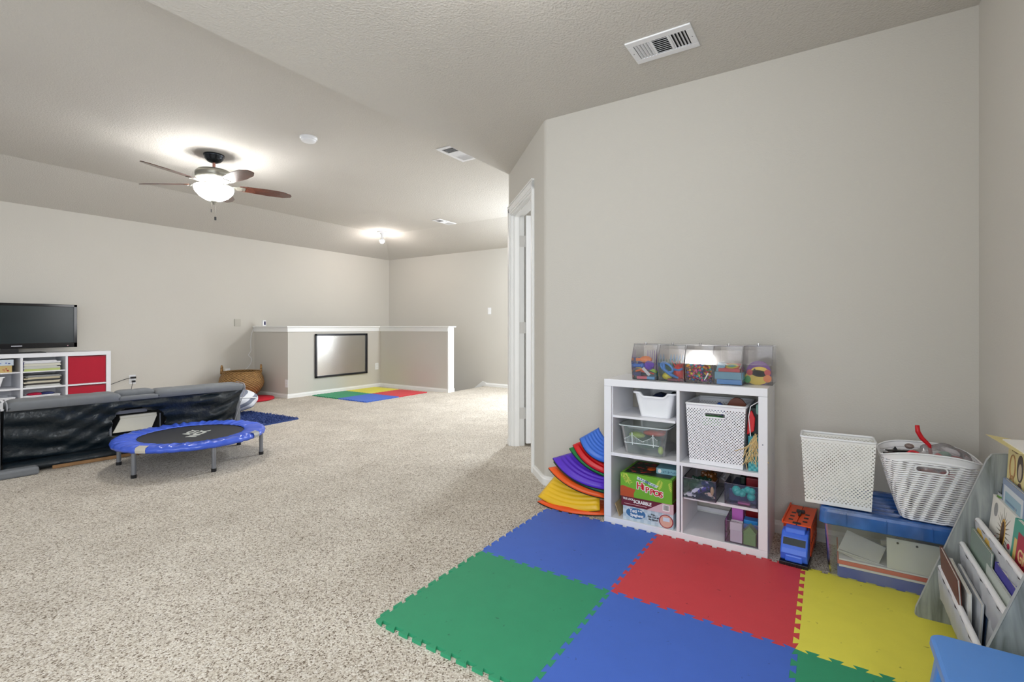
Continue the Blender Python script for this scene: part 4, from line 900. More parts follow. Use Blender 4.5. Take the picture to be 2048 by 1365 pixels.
bm = BM(); tube(bm, [(0.0, 0.012, 0.16), (-0.004, 0.02, 0.25), (0.0, 0.012, 0.30), (0.0, -0.022, 0.325)], 0.002, 6); obj('white_drawstring', bm, WPLAST, tl)
bm = BM(); random.seed(21)
for k in range(22):
    p = Vector((-0.006 + random.uniform(-0.01, 0.008), -0.01 + random.uniform(-.008, .012), 0.165 + random.uniform(-.02, .01))); pts = [p.copy()]
    d = Vector((-0.05 + random.uniform(-.2, .2), random.uniform(-.4, .9), -1)).normalized()
    for s in range(6):
        p = p + d * random.uniform(0.014, 0.028); d = (d + Vector((random.uniform(-.2, .1), random.uniform(-.5, .5), random.uniform(-.3, .2)))).normalized()
        if p.z < 0.004: p.z = 0.004; d.z = abs(d.z) * 0.1
        p.x = min(p.x, 0.0); pts.append(p.copy())
    tube(bm, pts, 0.0016, 4)
ra = obj('raffia_tassel', bm, cmat(222, 196, 140), tl)

# clear drawers in the lower right cube
def drawer(name, label, x, y, zz, wd, dp, h, m):
    t = thing(name, label, 'bin', (x, y, zz))
    bm = BM(); v = box(bm, 0, dp, -wd / 2, wd / 2, 0, h)
    f = [f for f in bm.faces if all(abs(q.co.z - h) < 1e-6 for q in f.verts)]; bmesh.ops.delete(bm, geom=f, context='FACES')
    obj('bin_body', bm, m, t)
    bm = BM()
    tube(bm, [(0, -wd / 2, h), (0, wd / 2, h), (dp, wd / 2, h), (dp, -wd / 2, h)], 0.0018, 6, True); tube(bm, [(0, -wd / 2, 0.002), (0, wd / 2, 0.002), (dp, wd / 2, 0.002), (dp, -wd / 2, 0.002)], 0.0018, 6, True)
    for s in (-1, 1): tube(bm, [(0, s * wd / 2, 0), (0, s * wd / 2, h)], 0.0018, 6)
    obj('bin_edge', bm, mat('dark_edge_plastic', srgb(60, 52, 70), 0.2), t); return t
drawer('clear_bin', 'clear bin of toy cars hanging out of the insert shelf edge, left one of two', 2.455, 0.519, 0.2215, 0.150, 0.27, 0.098, SMOKE)
drawer('clear_bin', 'clear bin with a turquoise toy on the insert shelf', 2.475, 0.337, 0.2215, 0.140, 0.27, 0.098, SMOKE)
drawer('clear_bin', 'clear bin of wooden house blocks on the bottom board', 2.478, 0.337, 0.0405, 0.140, 0.27, 0.102, SMOKE)
def car(label, c, loc, rot, L=0.05, w_=0.022):
    t = thing('toy_car', label, 'toy car', loc, rot)
    bm = BM(); prof = [(-L / 2, 0.004), (-L / 2, 0.010), (-L * 0.2, 0.013), (-L * 0.05, 0.020), (L * 0.22, 0.020), (L * 0.36, 0.013), (L / 2, 0.011), (L / 2, 0.004)]
    prism(bm, prof, -w_ / 2, w_ / 2, Matrix(((0, 0, 1, 0), (1, 0, 0, 0), (0, 1, 0, 0), (0, 0, 0, 1)))); obj('car_body', bm, c, t, bevel=0.002)
    bm = BM(); box(bm, -w_ / 2 + 0.003, w_ / 2 - 0.003, -L * 0.04, L * 0.2, 0.0195, 0.0208); obj('car_window', bm, cmat(190, 180, 220), t)
    for s in (-1, 1):
        for y in (-L * 0.28, L * 0.28):
            bm = BM(); cyl(bm, (s * (w_ / 2 + 0.001), y, 0.005), (s * (w_ / 2 - 0.004), y, 0.005), 0.0055, seg=12); obj('wheel', bm, BLACK, t)
zc = 0.2245
car('white toy car at the bottom left of the toy car bin', CC(232, 230, 236), (2.475, 0.566, zc), (0, 0, 0.1), 0.055)
car('long white and purple toy car slanting in the toy car bin', CC(220, 216, 236), (2.478, 0.53, zc + 0.026), (-0.65, 0.25, 0), 0.075)
car('violet toy car with pale windows on top in the toy car bin', CC(84, 70, 170), (2.482, 0.500, zc + 0.034), (-0.5, 0.7, 0.2), 0.058, 0.026)
car('beige toy car lying on its side in the toy car bin', CC(206, 170, 150), (2.474, 0.475, zc + 0.012), (0.3, 0.4, 0), 0.05)
car('dark blue toy car behind the violet one in the toy car bin', CC(30, 50, 90), (2.52, 0.50, zc + 0.05), (0.3, -0.3, 0.4), 0.05)
for lb, c, p, s in (('dark green heap of toys at the back of the toy car bin', (24, 60, 44), (2.56, 0.53, zc + 0.035), (0.045, 0.068, 0.036)), ('brown toy heap near the top back of the toy car bin', (120, 72, 30), (2.64, 0.51, zc + 0.045), (0.05, 0.05, 0.035)),
                    ('tan toy peg standing at the right of the toy car bin', (214, 170, 120), (2.47, 0.463, zc + 0.045), (0.006, 0.008, 0.022))):
    bm = BM(); ico(bm, (0, 0, 0), 1, 2, s)
    for k in range(14 if s[0] > 0.02 else 0): a = k * 2.4; ico(bm, (s[0] * .8 * math.cos(a) * (k / 14), s[1] * .8 * math.sin(a) * (k / 14), s[2] * 0.9), 0.012, 1)
    o = obj('toy_heap', bm, CC(*c)); o.location = p; tag(o, lb, 'toys')
bm = BM(); random.seed(3)
for k in range(9): ico(bm, (random.uniform(-.006, .006), random.uniform(-.042, .036), random.uniform(-.016, .016)), random.uniform(0.013, 0.020), 2)
o = obj('toy_figure', bm, CC(50, 190, 180)); o.location = (2.50, 0.335, zc + 0.055); tag(o, 'knobbly turquoise toy against the bin front on the insert shelf', 'toy')
for lb, c, b in (('navy toys filling the turquoise toy bin', (26, 34, 84), (2.52, 2.73, 0.276, 0.398, zc, zc + 0.06)), ('dark red toy rising at the back of the turquoise toy bin', (120, 16, 26), (2.58, 2.70, 0.275, 0.33, zc + 0.061, zc + 0.105)),
                 ('pink flat toy at the bottom of the turquoise toy bin', (170, 60, 130), (2.485, 2.515, 0.30, 0.355, zc, zc + 0.012)), ('black toy behind the dark red one in the turquoise toy bin', (24, 40, 30), (2.60, 2.68, 0.335, 0.36, zc + 0.061, zc + 0.10))):
    bm = BM(); box(bm, *b); tag(obj('toy_block', bm, CC(*c), bevel=0.006), lb, 'toy')
zb = 0.0435
def house(label, c, x, y, wd, h, dp, rc=None):
    t = thing('house_block', label, 'block', (x, y, zb))
    bm = BM(); box(bm, 0, dp, -wd / 2, wd / 2, 0, h * 0.62); obj('block_body', bm, c, t, bevel=0.001)
    bm = BM(); prism(bm, [(-wd / 2 - .004, h * 0.62), (wd / 2 + .004, h * 0.62), (0, h)], 0, dp, Matrix(((0, 0, 1, 0), (1, 0, 0, 0), (0, 1, 0, 0), (0, 0, 0, 1)))); obj('roof', bm, rc or c, t, bevel=0.001)
house('green house shaped block in the lower clear bin', CC(120, 172, 110), 2.484, 0.303, 0.052, 0.088, 0.05)
for lb, c, b in (('pale pink block at the left of the lower clear bin', (226, 220, 232), (2.486, 2.53, 0.334, 0.386, zb, zb + 0.055)), ('white block on the pale pink block in the lower clear bin', (236, 232, 240), (2.484, 2.53, 0.335, 0.387, zb + 0.056, zb + 0.09)),
                 ('lilac pink block behind the white blocks in the lower clear bin', (214, 120, 206), (2.60, 2.66, 0.345, 0.395, zb, zb + 0.125)), ('dark red block behind the green house block', (150, 16, 20), (2.66, 2.72, 0.28, 0.342, zb, zb + 0.115)),
                 ('orange block on the dark red one in the lower clear bin', (220, 120, 30), (2.67, 2.71, 0.29, 0.335, zb + 0.116, zb + 0.13)), ('bright blue arch block behind the green house block', (50, 140, 214), (2.55, 2.60, 0.276, 0.336, zb, zb + 0.092))):
    bm = BM(); box(bm, *b); tag(obj('toy_block', bm, CC(*c), bevel=0.001), lb, 'block')

# ------------------------------------------------------------ fan of curved stepping pieces
def step_piece(label, rgb, L, R, I, bulge=0.07, th=0.022, base=(34, 44, 40)):
    """curved ribbed wedge: L and R ends of the outer arc, I = inward vector"""
    L = Vector(L); R = Vector(R); I = Vector(I); D = R - L
    nrm = D.cross(I).normalized();  nrm = nrm if nrm.z > 0 else -nrm
    out = -(I - D.normalized() * I.dot(D.normalized())).normalized()
    NS, NT = 22, 26
    t = thing('stepping_piece', label, 'balance board', tuple((L + R) / 2), group='curved stepping pieces fanned beside the shelf')
    o0 = (L + R) / 2
    bm = BM(); g = []
    for j in range(NT + 1):
        f = j / NT; row = []
        for i in range(NS + 1):
            s = i / NS; sh_ = 1 - 0.30 * f
            p = (L + R) / 2 + D * (s - 0.5) * sh_ + I * f + out * bulge * (1 - (2 * s - 1) ** 2) * (1 - 0.3 * f)
            e = min(1, min(s, 1 - s) * 14) ** 0.5 * min(1, min(f, 1 - f) * 12) ** 0.5
            rib = 0.0035 * math.cos(f * NT / 26 * 2 * PI * 7)
            row.append(bm.verts.new(p - o0 + nrm * (th * (0.35 + 0.65 * e) + rib * e)))
        g.append(row)
    for j in range(NT):
        for i in range(NS): bm.faces.new((g[j][i], g[j][i + 1], g[j + 1][i + 1], g[j + 1][i]))
    edge = g[0] + [g[j][-1] for j in range(1, NT + 1)] + g[-1][::-1][1:] + [g[j][0] for j in range(NT - 1, 0, -1)]
    lo = [bm.verts.new(v.co - nrm * (th * 0.35 - 0.003)) for v in edge]; n = len(edge)
    for i in range(n): bm.faces.new((edge[i], edge[(i + 1) % n], lo[(i + 1) % n], lo[i]))
    bm.faces.new(lo)
    m = mat('ribbed_plastic_%d_%d_%d' % rgb, srgb(*rgb), 0.4, var=0.04, scale=5)
    obj('ribbed_top', bm, m, t, smooth=True)
    bm = BM(); a = [bm.verts.new(v) for v in []]
    ed = [(L + R) / 2 + D * (i / NS - 0.5) + out * (bulge * (1 - (2 * i / NS - 1) ** 2) + 0.001) for i in range(NS + 1)]
    ed += [(L + R) / 2 + D * (0.5 - i / NS) * 0.70 + I + out * bulge * 0.7 * (1 - (2 * i / NS - 1) ** 2) for i in range(NS + 1)]
    lo = [bm.verts.new(p - o0 - nrm * 0.001) for p in ed]; hi = [bm.verts.new(p - o0 + nrm * 0.0045) for p in ed]; n = len(ed)
    for i in range(n): bm.faces.new((lo[i], lo[(i + 1) % n], hi[(i + 1) % n], hi[i]))
    fs = [bm.faces.new(lo), bm.faces.new(hi)]; bmesh.ops.triangulate(bm, faces=fs)
    obj('rubber_rim', bm, cmat(*base), t, label='dark rubber rim')
    return t
R0 = 1.030
step_piece('orange stepping piece at the very bottom, flat on the carpet', (236, 88, 26), (2.52, 1.455, 0.006), (2.55, R0, 0.006), (0.17, -0.01, 0.012), 0.06, 0.024)
step_piece('yellow stepping piece, broad face showing, second from the bottom', (232, 186, 34), (2.52, 1.45, 0.040), (2.53, 1.06, 0.034), (0.10, -0.015, 0.125), 0.035, 0.022)
step_piece('dark red stepping piece between the yellow and orange ones', (150, 12, 26), (2.605, 1.33, 0.170), (2.60, R0, 0.072), (0.09, -0.02, 0.07), 0.02, 0.018)
step_piece('orange stepping piece above the yellow one', (240, 92, 24), (2.535, 1.39, 0.215), (2.545, 1.04, 0.100), (0.14, -0.06, 0.03), 0.05, 0.024)
step_piece('dark green stepping piece directly under the purple one', (12, 92, 56), (2.525, 1.35, 0.262), (2.54, R0, 0.132), (0.14, -0.06, 0.03), 0.045, 0.018)
step_piece('purple stepping piece in the middle of the fan', (86, 44, 190), (2.515, 1.350, 0.283), (2.52, R0, 0.158), (0.15, -0.075, 0.055), 0.05, 0.024)
step_piece('green stepping piece just above the purple one', (18, 122, 56), (2.56, 1.265, 0.345), (2.56, R0, 0.215), (0.11, -0.05, 0.05), 0.03, 0.020)
step_piece('red stepping piece below the blue one at the top', (206, 10, 20), (2.545, 1.235, 0.372), (2.55, R0, 0.235), (0.12, -0.05, 0.06), 0.035, 0.024)
step_piece('blue stepping piece at the top of the fan', (56, 110, 206), (2.53, 1.185, 0.418), (2.54, R0, 0.300), (0.12, -0.04, 0.065), 0.035, 0.026)

# ------------------------------------------------------------ toy truck
tk = thing('toy_truck', 'toy car carrier truck with blue cab and orange trailer', 'toy truck', (2.448, 0.124, 0.0), (0, 0, -0.07)); tk.scale = (1, 1, 0.91)
BLU = cmat(62, 110, 226, 0.3); ORG = cmat(240, 84, 24, 0.35)
Mx = Matrix(((1, 0, 0, 0), (0, 0, 1, 0), (0, 1, 0, 0), (0, 0, 0, 1)))   # profile (x,z) extruded in y
bm = BM(); prism(bm, [(0.004, 0.035), (-0.004, 0.07), (0.004, 0.090), (0.030, 0.138), (0.05, 0.158), (0.10, 0.160), (0.10, 0.03), (0.02, 0.025)], -0.052, 0.052, Mx); obj('cab', bm, BLU, tk, bevel=0.006)
bm = BM(); prism(bm, [(-0.006, 0.032), (-0.004, 0.062), (0.01, 0.068), (0.02, 0.025)], -0.034, 0.034, Mx); obj('bonnet', bm, BLU, tk, bevel=0.006)
bm = BM(); prism(bm, [(0.0110, 0.105), (0.0262, 0.1335), (0.032, 0.131), (0.0165, 0.1035)], -0.043, 0.043, Mx); obj('windscreen', bm, mat('dark_windscreen', srgb(30, 40, 44), 0.1), tk)
bm = BM(); prism(bm, [(0.04, 0.15), (0.05, 0.172), (0.10, 0.176), (0.10, 0.15)], -0.040, 0.040, Mx); obj('roof_fairing', bm, BLU, tk, bevel=0.005)
bm = BM(); box(bm, -0.012, 0.12, -0.055, 0.055, 0.004, 0.030)
for k in range(9): box(bm, -0.014, -0.010, -0.04 + k * 0.009, -0.036 + k * 0.009, 0.008, 0.026)
obj('chassis', bm, BLACK, tk, bevel=0.002)
bm = BM()
box(bm, 0.115, 0.355, 0.048, 0.055, 0.03, 0.175); box(bm, 0.115, 0.355, -0.055, -0.050, 0.030, 0.045); box(bm, 0.115, 0.355, -0.055, -0.050, 0.085, 0.095)
for k in range(5): prism(bm, [(0.12 + k * 0.055, 0.04), (0.135 + k * 0.055, 0.04), (0.115 + k * 0.055 + 0.04, 0.175), (0.105 + k * 0.055 + 0.035, 0.175)], -0.055, -0.050, Mx)
box(bm, 0.115, 0.12, -0.02, 0.055, 0.03, 0.175); box(bm, 0.11, 0.355, -0.055, 0.055, 0.022, 0.035)
obj('trailer_side', bm, ORG, tk, bevel=0.001)
bm = BM(); box(bm, 0.088, 0.36, 0.002, 0.056, 0.176, 0.182); box(bm, 0.088, 0.36, -0.056, -0.002, 0.176, 0.182); box(bm, 0.088, 0.36, 0.052, 0.058, 0.175, 0.192); box(bm, 0.088, 0.36, -0.058, -0.054, 0.175, 0.188)
box(bm, 0.1, 0.36, -0.056, 0.056, 0.174, 0.176)
obj('trailer_deck', bm, ORG, tk, bevel=0.001)
for x in (0.14, 0.19, 0.24):
    for y in (-0.028, 0.028): bm = BM(); box(bm, x - 0.009, x + 0.009, y - 0.009, y + 0.009, 0.182, 0.1828); obj('deck_hole', bm, BLACK, tk)
bm = BM(); box(bm, 0.09, 0.108, -0.016, 0.016, 0.176, 0.186); box(bm, 0.20, 0.27, -0.004, 0.006, 0.183, 0.194); box(bm, 0.245, 0.262, -0.016, 0.018, 0.183, 0.197); obj('deck_latch', bm, BLACK, tk, bevel=0.001)
bm = BM(); box(bm, 0.12, 0.34, -0.047, -0.042, 0.05, 0.17); obj('inner_ramp', bm, cmat(40, 70, 180), tk)
for x in (0.03, 0.16, 0.29, 0.33):
    for s in (-1, 1):
        bm = BM(); cyl(bm, (x, s * 0.052, 0.0165), (x, s * 0.036, 0.0165), 0.0165, seg=20); obj('wheel', bm, BLACK, tk)

# ------------------------------------------------------------ lidded storage bin
sb = thing('storage_bin', 'large clear storage bin with a translucent blue lid by the wall', 'storage bin', (2.42, -0.255, 0.0))
bm = BM()
def rr(w_, d_, z, cr=0.025, seg=5):
    pts = []
    for cx, cy, a0 in ((d_ / 2 - cr, w_ / 2 - cr, 0), (-d_ / 2 + cr, w_ / 2 - cr, PI / 2), (-d_ / 2 + cr, -w_ / 2 + cr, PI), (d_ / 2 - cr, -w_ / 2 + cr, 1.5 * PI)):
        for k in range(seg + 1): a = a0 + k / seg * PI / 2; pts.append((cx + cr * math.cos(a) + 0.195, cy + cr * math.sin(a), z))
    return pts
def loft(bm, rings, capb=True, capt=False):
    vs = [[bm.verts.new(p) for p in r] for r in rings]; n = len(vs[0])
    for a, b in zip(vs, vs[1:]):
        for i in range(n): bm.faces.new((a[i], a[(i + 1) % n], b[(i + 1) % n], b[i]))
    if capb: bm.faces.new(vs[0][::-1])
    if capt: bm.faces.new(vs[-1])
loft(bm, [rr(0.50, 0.34, 0.002), rr(0.51, 0.35, 0.05), rr(0.535, 0.375, 0.25), rr(0.55, 0.386, 0.252)])
obj('bin_body', bm, BINP, sb)
LIDB = clear_plastic('blue_lid_plastic', srgb(70, 128, 214), 0.5, 0.12, 0.2)
bm = BM(); loft(bm, [rr(0.565, 0.400, 0.235), rr(0.572, 0.406, 0.238), rr(0.565, 0.40, 0.285), rr(0.555, 0.39, 0.295), rr(0.50, 0.335, 0.296), rr(0.49, 0.325, 0.284)], False, True)
ld = obj('bin_lid', bm, LIDB, sb)
bm = BM()
for k in range(6): box(bm, 0.05 + 0.05 * k, 0.058 + 0.05 * k, -0.22, 0.22, 0.284, 0.290)
for y in (-0.2, -0.08, 0.06, 0.19): box(bm, -0.0105, -0.006, y - 0.001, y + 0.001, 0.238, 0.292)
obj('lid_rib', bm, LIDB, ld)
CARD = cmat(214, 212, 202, 0.6)
zz0 = 0.008
for nm, lb, c, b, ro, loc in (
    ('foam_sheet', 'stack of dark blue sheets at the bottom of the clear storage bin', (26, 66, 170), (0, 0.27, -0.22, 0.22, 0, 0.045), (0, 0, 0), (2.455, -0.255, zz0)),
    ('foam_board', 'red edged board above the blue sheets in the storage bin', (206, 84, 70), (0, 0.26, -0.22, 0.22, 0, 0.016), (0, 0, 0), (2.452, -0.255, 0.064)),
    ('foam_board', 'white board under the red edged board in the storage bin', (222, 222, 224), (0, 0.26, -0.215, 0.215, 0, 0.009), (0, 0, 0), (2.453, -0.255, 0.0540)),
    ('foam_board', 'thin white board on top of the red edged board in the storage bin', (222, 222, 224), (0, 0.26, -0.215, 0.215, 0, 0.007), (0, 0, 0), (2.453, -0.255, 0.081)),
    ('cardboard_sheet', 'upright cream panel with two peg holes in the storage bin', (206, 208, 198), (0, 0.003, -0.30, 0.02, 0, 0.118), (0.0, 0.12, 0), (2.455, -0.22, 0.089)),
    ('cardboard_sheet', 'pale panel leaning flat at the left inside the storage bin', (196, 196, 188), (0, 0.003, -0.07, 0.07, 0, 0.11), (0.35, 0.85, 0.0), (2.47, -0.10, 0.089)),
    ('cardboard_sheet', 'grey white sheet lying behind the pale panel in the storage bin', (206, 206, 204), (0, 0.12, -0.12, 0.08, 0, 0.003), (0.16, 0.1, 0.0), (2.47, -0.12, 0.098))):
    bm = BM(); box(bm, *b); o = obj(nm, bm, cmat(*c, 0.6), bevel=0.001); o.location = loc; o.rotation_euler = ro; tag(o, lb, 'card')
bm = BM()
for y in (-0.235, -0.275 - 0.02): cyl(bm, (2.4635, y, 0.192), (2.4660, y, 0.192), 0.004, seg=12)
tag(obj('peg_hole', bm, DARK), 'two dark peg holes of the upright cream panel', 'hole')
def track(label, cy, cz, r, a0, a1, col, x, wd=0.012):
    bm = BM(); n = 20
    for rr_ in (r, r + wd):
        tube(bm, [(x, cy + rr_ * math.cos(a0 + (a1 - a0) * k / n), cz + rr_ * math.sin(a0 + (a1 - a0) * k / n)) for k in range(n + 1)], 0.003, 6)
    pts = []
    for k in range(n):
        a, b = a0 + (a1 - a0) * k / n, a0 + (a1 - a0) * (k + 1) / n
        v = [bm.verts.new((x, cy + q * math.cos(t_), cz + q * math.sin(t_))) for q, t_ in ((r, a), (r + wd, a), (r + wd, b), (r, b))]; bm.faces.new(v)
    tag(obj('toy_track', bm, col), label, 'toy track')
track('grey curved toy track at the left inside the storage bin', 0.105 - 0.27, 0.29, 0.13, PI * 1.92 - PI, PI * 1.45, cmat(130, 132, 134), 2.55, 0.02)
track('small blue grey curved track at the top middle of the storage bin', -0.29, 0.20, 0.035, -0.4 * PI, 0.4 * PI, cmat(120, 130, 156), 2.56)

# ------------------------------------------------------------ baskets on the bin
PB2 = perforated('perforated_white_slim_basket', srgb(240, 240, 236), 0.0138, 0.0076, 0.23, 0.42, 0.016, 0.270)
k2 = thing('perforated_basket', 'slim empty white perforated basket on the left of the blue lid', 'basket', (2.447, -0.035, 0.2995), (math.radians(0.0), 0, math.radians(1)))
sq_basket(k2, PB2, 0.262, 0.135, 0.232, 0.115, 0.283, handle=False, rim=0.005, hz=0.2)
k3 = thing('woven_basket', 'white wavy woven-look basket of odds and ends on the right of the blue lid', 'basket', (2.40, -0.330, 0.298))
def wave_basket(t, wt, dt, wb, db, h):
    NU, NV = 200, 124; bm = BM(); rings = []
    def pt(u, f):
        a = 2 * PI * u; w_ = wb + (wt - wb) * f ** 0.9; d_ = db + (dt - db) * f ** 0.9
        ex = 0.42; c, s = math.cos(a), math.sin(a)
        x = math.copysign(abs(c) ** ex, c) * d_ / 2; y = math.copysign(abs(s) ** ex, s) * w_ / 2
        top = h * (1 - 0.10 * (abs(y) / (w_ / 2)) ** 3 + 0.02)
        return x, y, top * f
    ribs = 31
    for j in range(NV + 1):
        f = j / NV; row = []
        for i in range(NU):
            x, y, z_ = pt(i / NU, f); n = Vector((x / dt, y / wt, 0)).normalized()
            k = f * ribs; rib = abs(math.sin(PI * k)); par = 1 if int(k) % 2 else -1
            amp = 0.0 if f > 0.90 else 1.0
            off = amp * (0.0042 * rib + 0.0006 * par * math.sin(2 * PI * 26 * i / NU) * rib)
            row.append(bm.verts.new((x + n.x * off, y + n.y * off, z_ + amp * 0.0012 * math.sin(2 * PI * 13 * i / NU))))
        rings.append(row)
    for j in range(NV):
        for i in range(NU):
            u, f = i / NU, j / NV; x, y, z_ = pt(u, f)
            if abs(z_ - h * 0.80) < 0.011 and abs(y + 0.0) < 0.045 and x < 0: continue
            bm.faces.new((rings[j][i], rings[j][(i + 1) % NU], rings[j + 1][(i + 1) % NU], rings[j + 1][i]))
    bm.faces.new(rings[0][::-1])
    bmesh.ops.translate(bm, verts=bm.verts, vec=(dt / 2, 0, 0.001))
    obj('basket_body', bm, perforated('white_woven_plastic', srgb(240, 240, 242), 0.036, 0.268 / 31, 0.36, 0.17, 0.008, 0.238, 0.35, vs0=0.5, stag=0.12), t, smooth=True)
    bm = BM(); tube(bm, [(pt(i / NU, 1)[0] + dt / 2, pt(i / NU, 1)[1], pt(i / NU, 1)[2]) for i in range(0, NU, 2)], 0.0035, 6, True); obj('basket_rim', bm, WPLAST, t, smooth=True)
    bm = BM(); hw, hh = 0.047, 0.0125; z_ = h * 0.80; x = (dt - (db + (dt - db) * 0.8)) / 2 - 0.0005
    tube(bm, [(x, (hw - hh) * (1 if a < PI else -1) + hh * math.sin(a), z_ + hh * math.cos(a)) for a in [2 * PI * (k + .5) / 24 for k in range(24)]], 0.0035, 6, True); obj('handle_rim', bm, WPLAST, t, smooth=True)
wave_basket(k3, 0.305, 0.255, 0.165, 0.16, 0.268)
for nm, lb, fn, c, loc, ro in (
    ('red_handle_tool', 'red curved handle sticking up from the white woven basket', lambda bm: tube(bm, [(0, 0.012, 0.06), (0, 0.010, 0.035), (0, -0.002, 0.01), (0, -0.025, -0.015), (0, -0.03, -0.05)], [0.0075, 0.0085, 0.0085, 0.007, 0.006], 10), (200, 14, 30), (2.53, -0.315, 0.600), (0, 0, 0)),
    ('red_scissors', 'red loop handle lying at the front of the white woven basket', lambda bm: (tube(bm, [(0.0, 0.018 * math.cos(a), 0.011 * math.sin(a)) for a in [2 * PI * k / 16 for k in range(16)]], 0.0045, 8, True), tube(bm, [(0, 0.018, 0), (0.0, 0.035, -0.03)], 0.006, 8)), (206, 20, 40), (2.46, -0.285, 0.555), (0.2, 0.3, 0)),
    ('black_pens', 'black and silver pens and cutters lying in the white woven basket', lambda bm: [box(bm, -0.008, 0.008, -0.045, 0.05, -0.003 + 0.007 * k, 0.002 + 0.007 * k, Matrix.Rotation(0.15 * k - 0.3, 4, 'X') @ Matrix.Rotation(0.2 * k - .2, 4, 'Z')) for k in range(5)], (30, 30, 34), (2.49, -0.240, 0.530), (-0.25, 0, 0)),
    ('white_strip', 'white printed strip between the black pens in the woven basket', lambda bm: box(bm, -0.003, 0.003, -0.02, 0.02, 0, 0.006), (224, 224, 228), (2.455, -0.24, 0.528), (0.1, 0, 0)),
    ('round_stamp', 'grey brown round stamp behind the red loop in the woven basket', lambda bm: ico(bm, (0, 0, 0), 0.016, 2, (1, 1, 0.7)), (120, 104, 100), (2.50, -0.275, 0.578), (0, 0, 0)),
    ('toy_block', 'black pointed piece behind the pens in the woven basket', lambda bm: prism(bm, [(-0.014, 0), (0.014, 0), (0.002, 0.024)], -0.003, 0.003, Matrix(((0, 0, 1, 0), (1, 0, 0, 0), (0, 1, 0, 0), (0, 0, 0, 1)))), (26, 26, 30), (2.50, -0.232, 0.548), (0, 0, 0))):
    bm = BM(); fn(bm); o = obj(nm, bm, CC(*c), smooth=nm.startswith('red')); o.location = loc; o.rotation_euler = ro; tag(o, lb, 'tool' if 'pens' in nm or 'red' in nm else 'toy')
pbg = thing('zip_bag', 'crumpled clear plastic bag with red and green pieces in the woven basket', 'bag', (2.54, -0.375, 0.50))
BAG = clear_plastic('cloudy_bag_plastic', (0.90, 0.88, 0.90, 1), 0.22, 0.15)
bm = BM(); bmesh.ops.create_icosphere(bm, subdivisions=4, radius=1); random.seed(6)
for v in bm.verts:
    n = 1 + 0.10 * math.sin(9 * v.co.x + 5 * v.co.y) + 0.07 * math.sin(13 * v.co.z - 7 * v.co.y)
    v.co = Vector((v.co.x * 0.07 * n, v.co.y * 0.098 * n, v.co.z * 0.085 * n))
obj('bag_film', bm, BAG, pbg, smooth=True)
for y, zz, c, r_ in ((0.0, 0.045, (206, 60, 66), 0.02), (-0.045, 0.04, (200, 70, 80), 0.018), (-0.01, 0.055, (90, 160, 130), 0.017), (0.04, -0.03, (214, 130, 110), 0.028), (-0.02, -0.035, (200, 70, 60), 0.03)):
    bm = BM(); ico(bm, (-0.02, y, zz), r_, 2, (1, 1.2, 0.8)); obj('bag_piece', bm, CC(*c), pbg)
bm = BM(); box(bm, -0.06, 0.05, -0.055, 0.055, 0, 0.12); o = obj('grey_pouch', bm, cmat(150, 140, 150), bevel=0.02); o.location = (2.53, -0.33, 0.305); tag(o, 'grey pouch low in the woven basket, seen through its hand hole', 'pouch')

# ------------------------------------------------------------ book rack
def wood():
    m = bpy.data.materials.new('grey_washed_wood'); m.use_nodes = True; nt = m.node_tree; p = nt.nodes['Principled BSDF']
    tc = N(nt, 'ShaderNodeTexCoord'); mp = N(nt, 'ShaderNodeMapping'); mp.inputs['Scale'].default_value = (20, 26, 2.2)
    nz = N(nt, 'ShaderNodeTexNoise'); nz.inputs['Scale'].default_value = 1.2; nz.inputs['Detail'].default_value = 7; nz.inputs['Distortion'].default_value = 1.4
    nt.links.new(tc.outputs['Object'], mp.inputs[0]); nt.links.new(mp.outputs[0], nz.inputs['Vector'])
    r = N(nt, 'ShaderNodeValToRGB'); e = r.color_ramp.elements; e[0].position = 0.3; e[0].color = srgb(96, 100, 94); e[1].position = 0.72; e[1].color = srgb(164, 169, 166)
    x = e.new(0.5); x.color = srgb(136, 142, 142)
    nt.links.new(nz.outputs['Fac'], r.inputs[0]); nt.links.new(r.outputs[0], p.inputs['Base Color']); p.inputs['Roughness'].default_value = 0.5
    return m
WOOD = wood(); EDGE = mat('grey_edge_band', srgb(172, 176, 176), 0.5)
rk = thing('book_rack', 'grey wood kids book rack with white rods and cloth slings', 'book rack', (1.68, -0.54, 0.0122))
My = Matrix(((0, 0, 1, 0), (1, 0, 0, 0), (0, 1, 0, 0), (0, 0, 0, 1)))      # polygon (y,z) extruded in x
side = [(0.012, 0.0), (0.262, 0.0), (0.274, 0.008), (0.272, 0.03), (0.085, 0.590), (0.072, 0.612), (0.035, 0.618), (0.012, 0.612)]
for x in (-0.014, 0.58):
    bm = BM(); prism(bm, side, x + 0.0004, x + 0.0136, My); pnl = obj('side_panel', bm, WOOD, rk)
    bm = BM(); prism(bm, side, x, x + 0.014, My)
    bm2 = BM(); pts = [(x + 0.007, y, z_) for y, z_ in side]
    n = len(side)
    for i in range(n):
        a, b = side[i], side[(i + 1) % n]; d = Vector((b[0] - a[0], b[1] - a[1])).normalized(); nn = Vector((-d.y, d.x)) * -0.0012
        v = [bm2.verts.new((xx, q[0] + nn.x, q[1] + nn.y)) for xx, q in ((x, a), (x, b), (x + 0.014, b), (x + 0.014, a))]; bm2.faces.new(v)
    bm.free(); obj('edge_band', bm2, EDGE, pnl, solid=0.001)
def fy(z_): return 0.275 - 0.333 * z_
RW = mat('white_rod', srgb(238, 238, 240), 0.4)
SLING = mat('white_sling_cloth', srgb(180, 183, 188), 0.85, var=0.05, bump=0.5, bscale=30, bdist=0.004)
tiers = [(0.205, 0.195), (0.148, 0.292), (0.108, 0.383), (0.062, 0.52)]
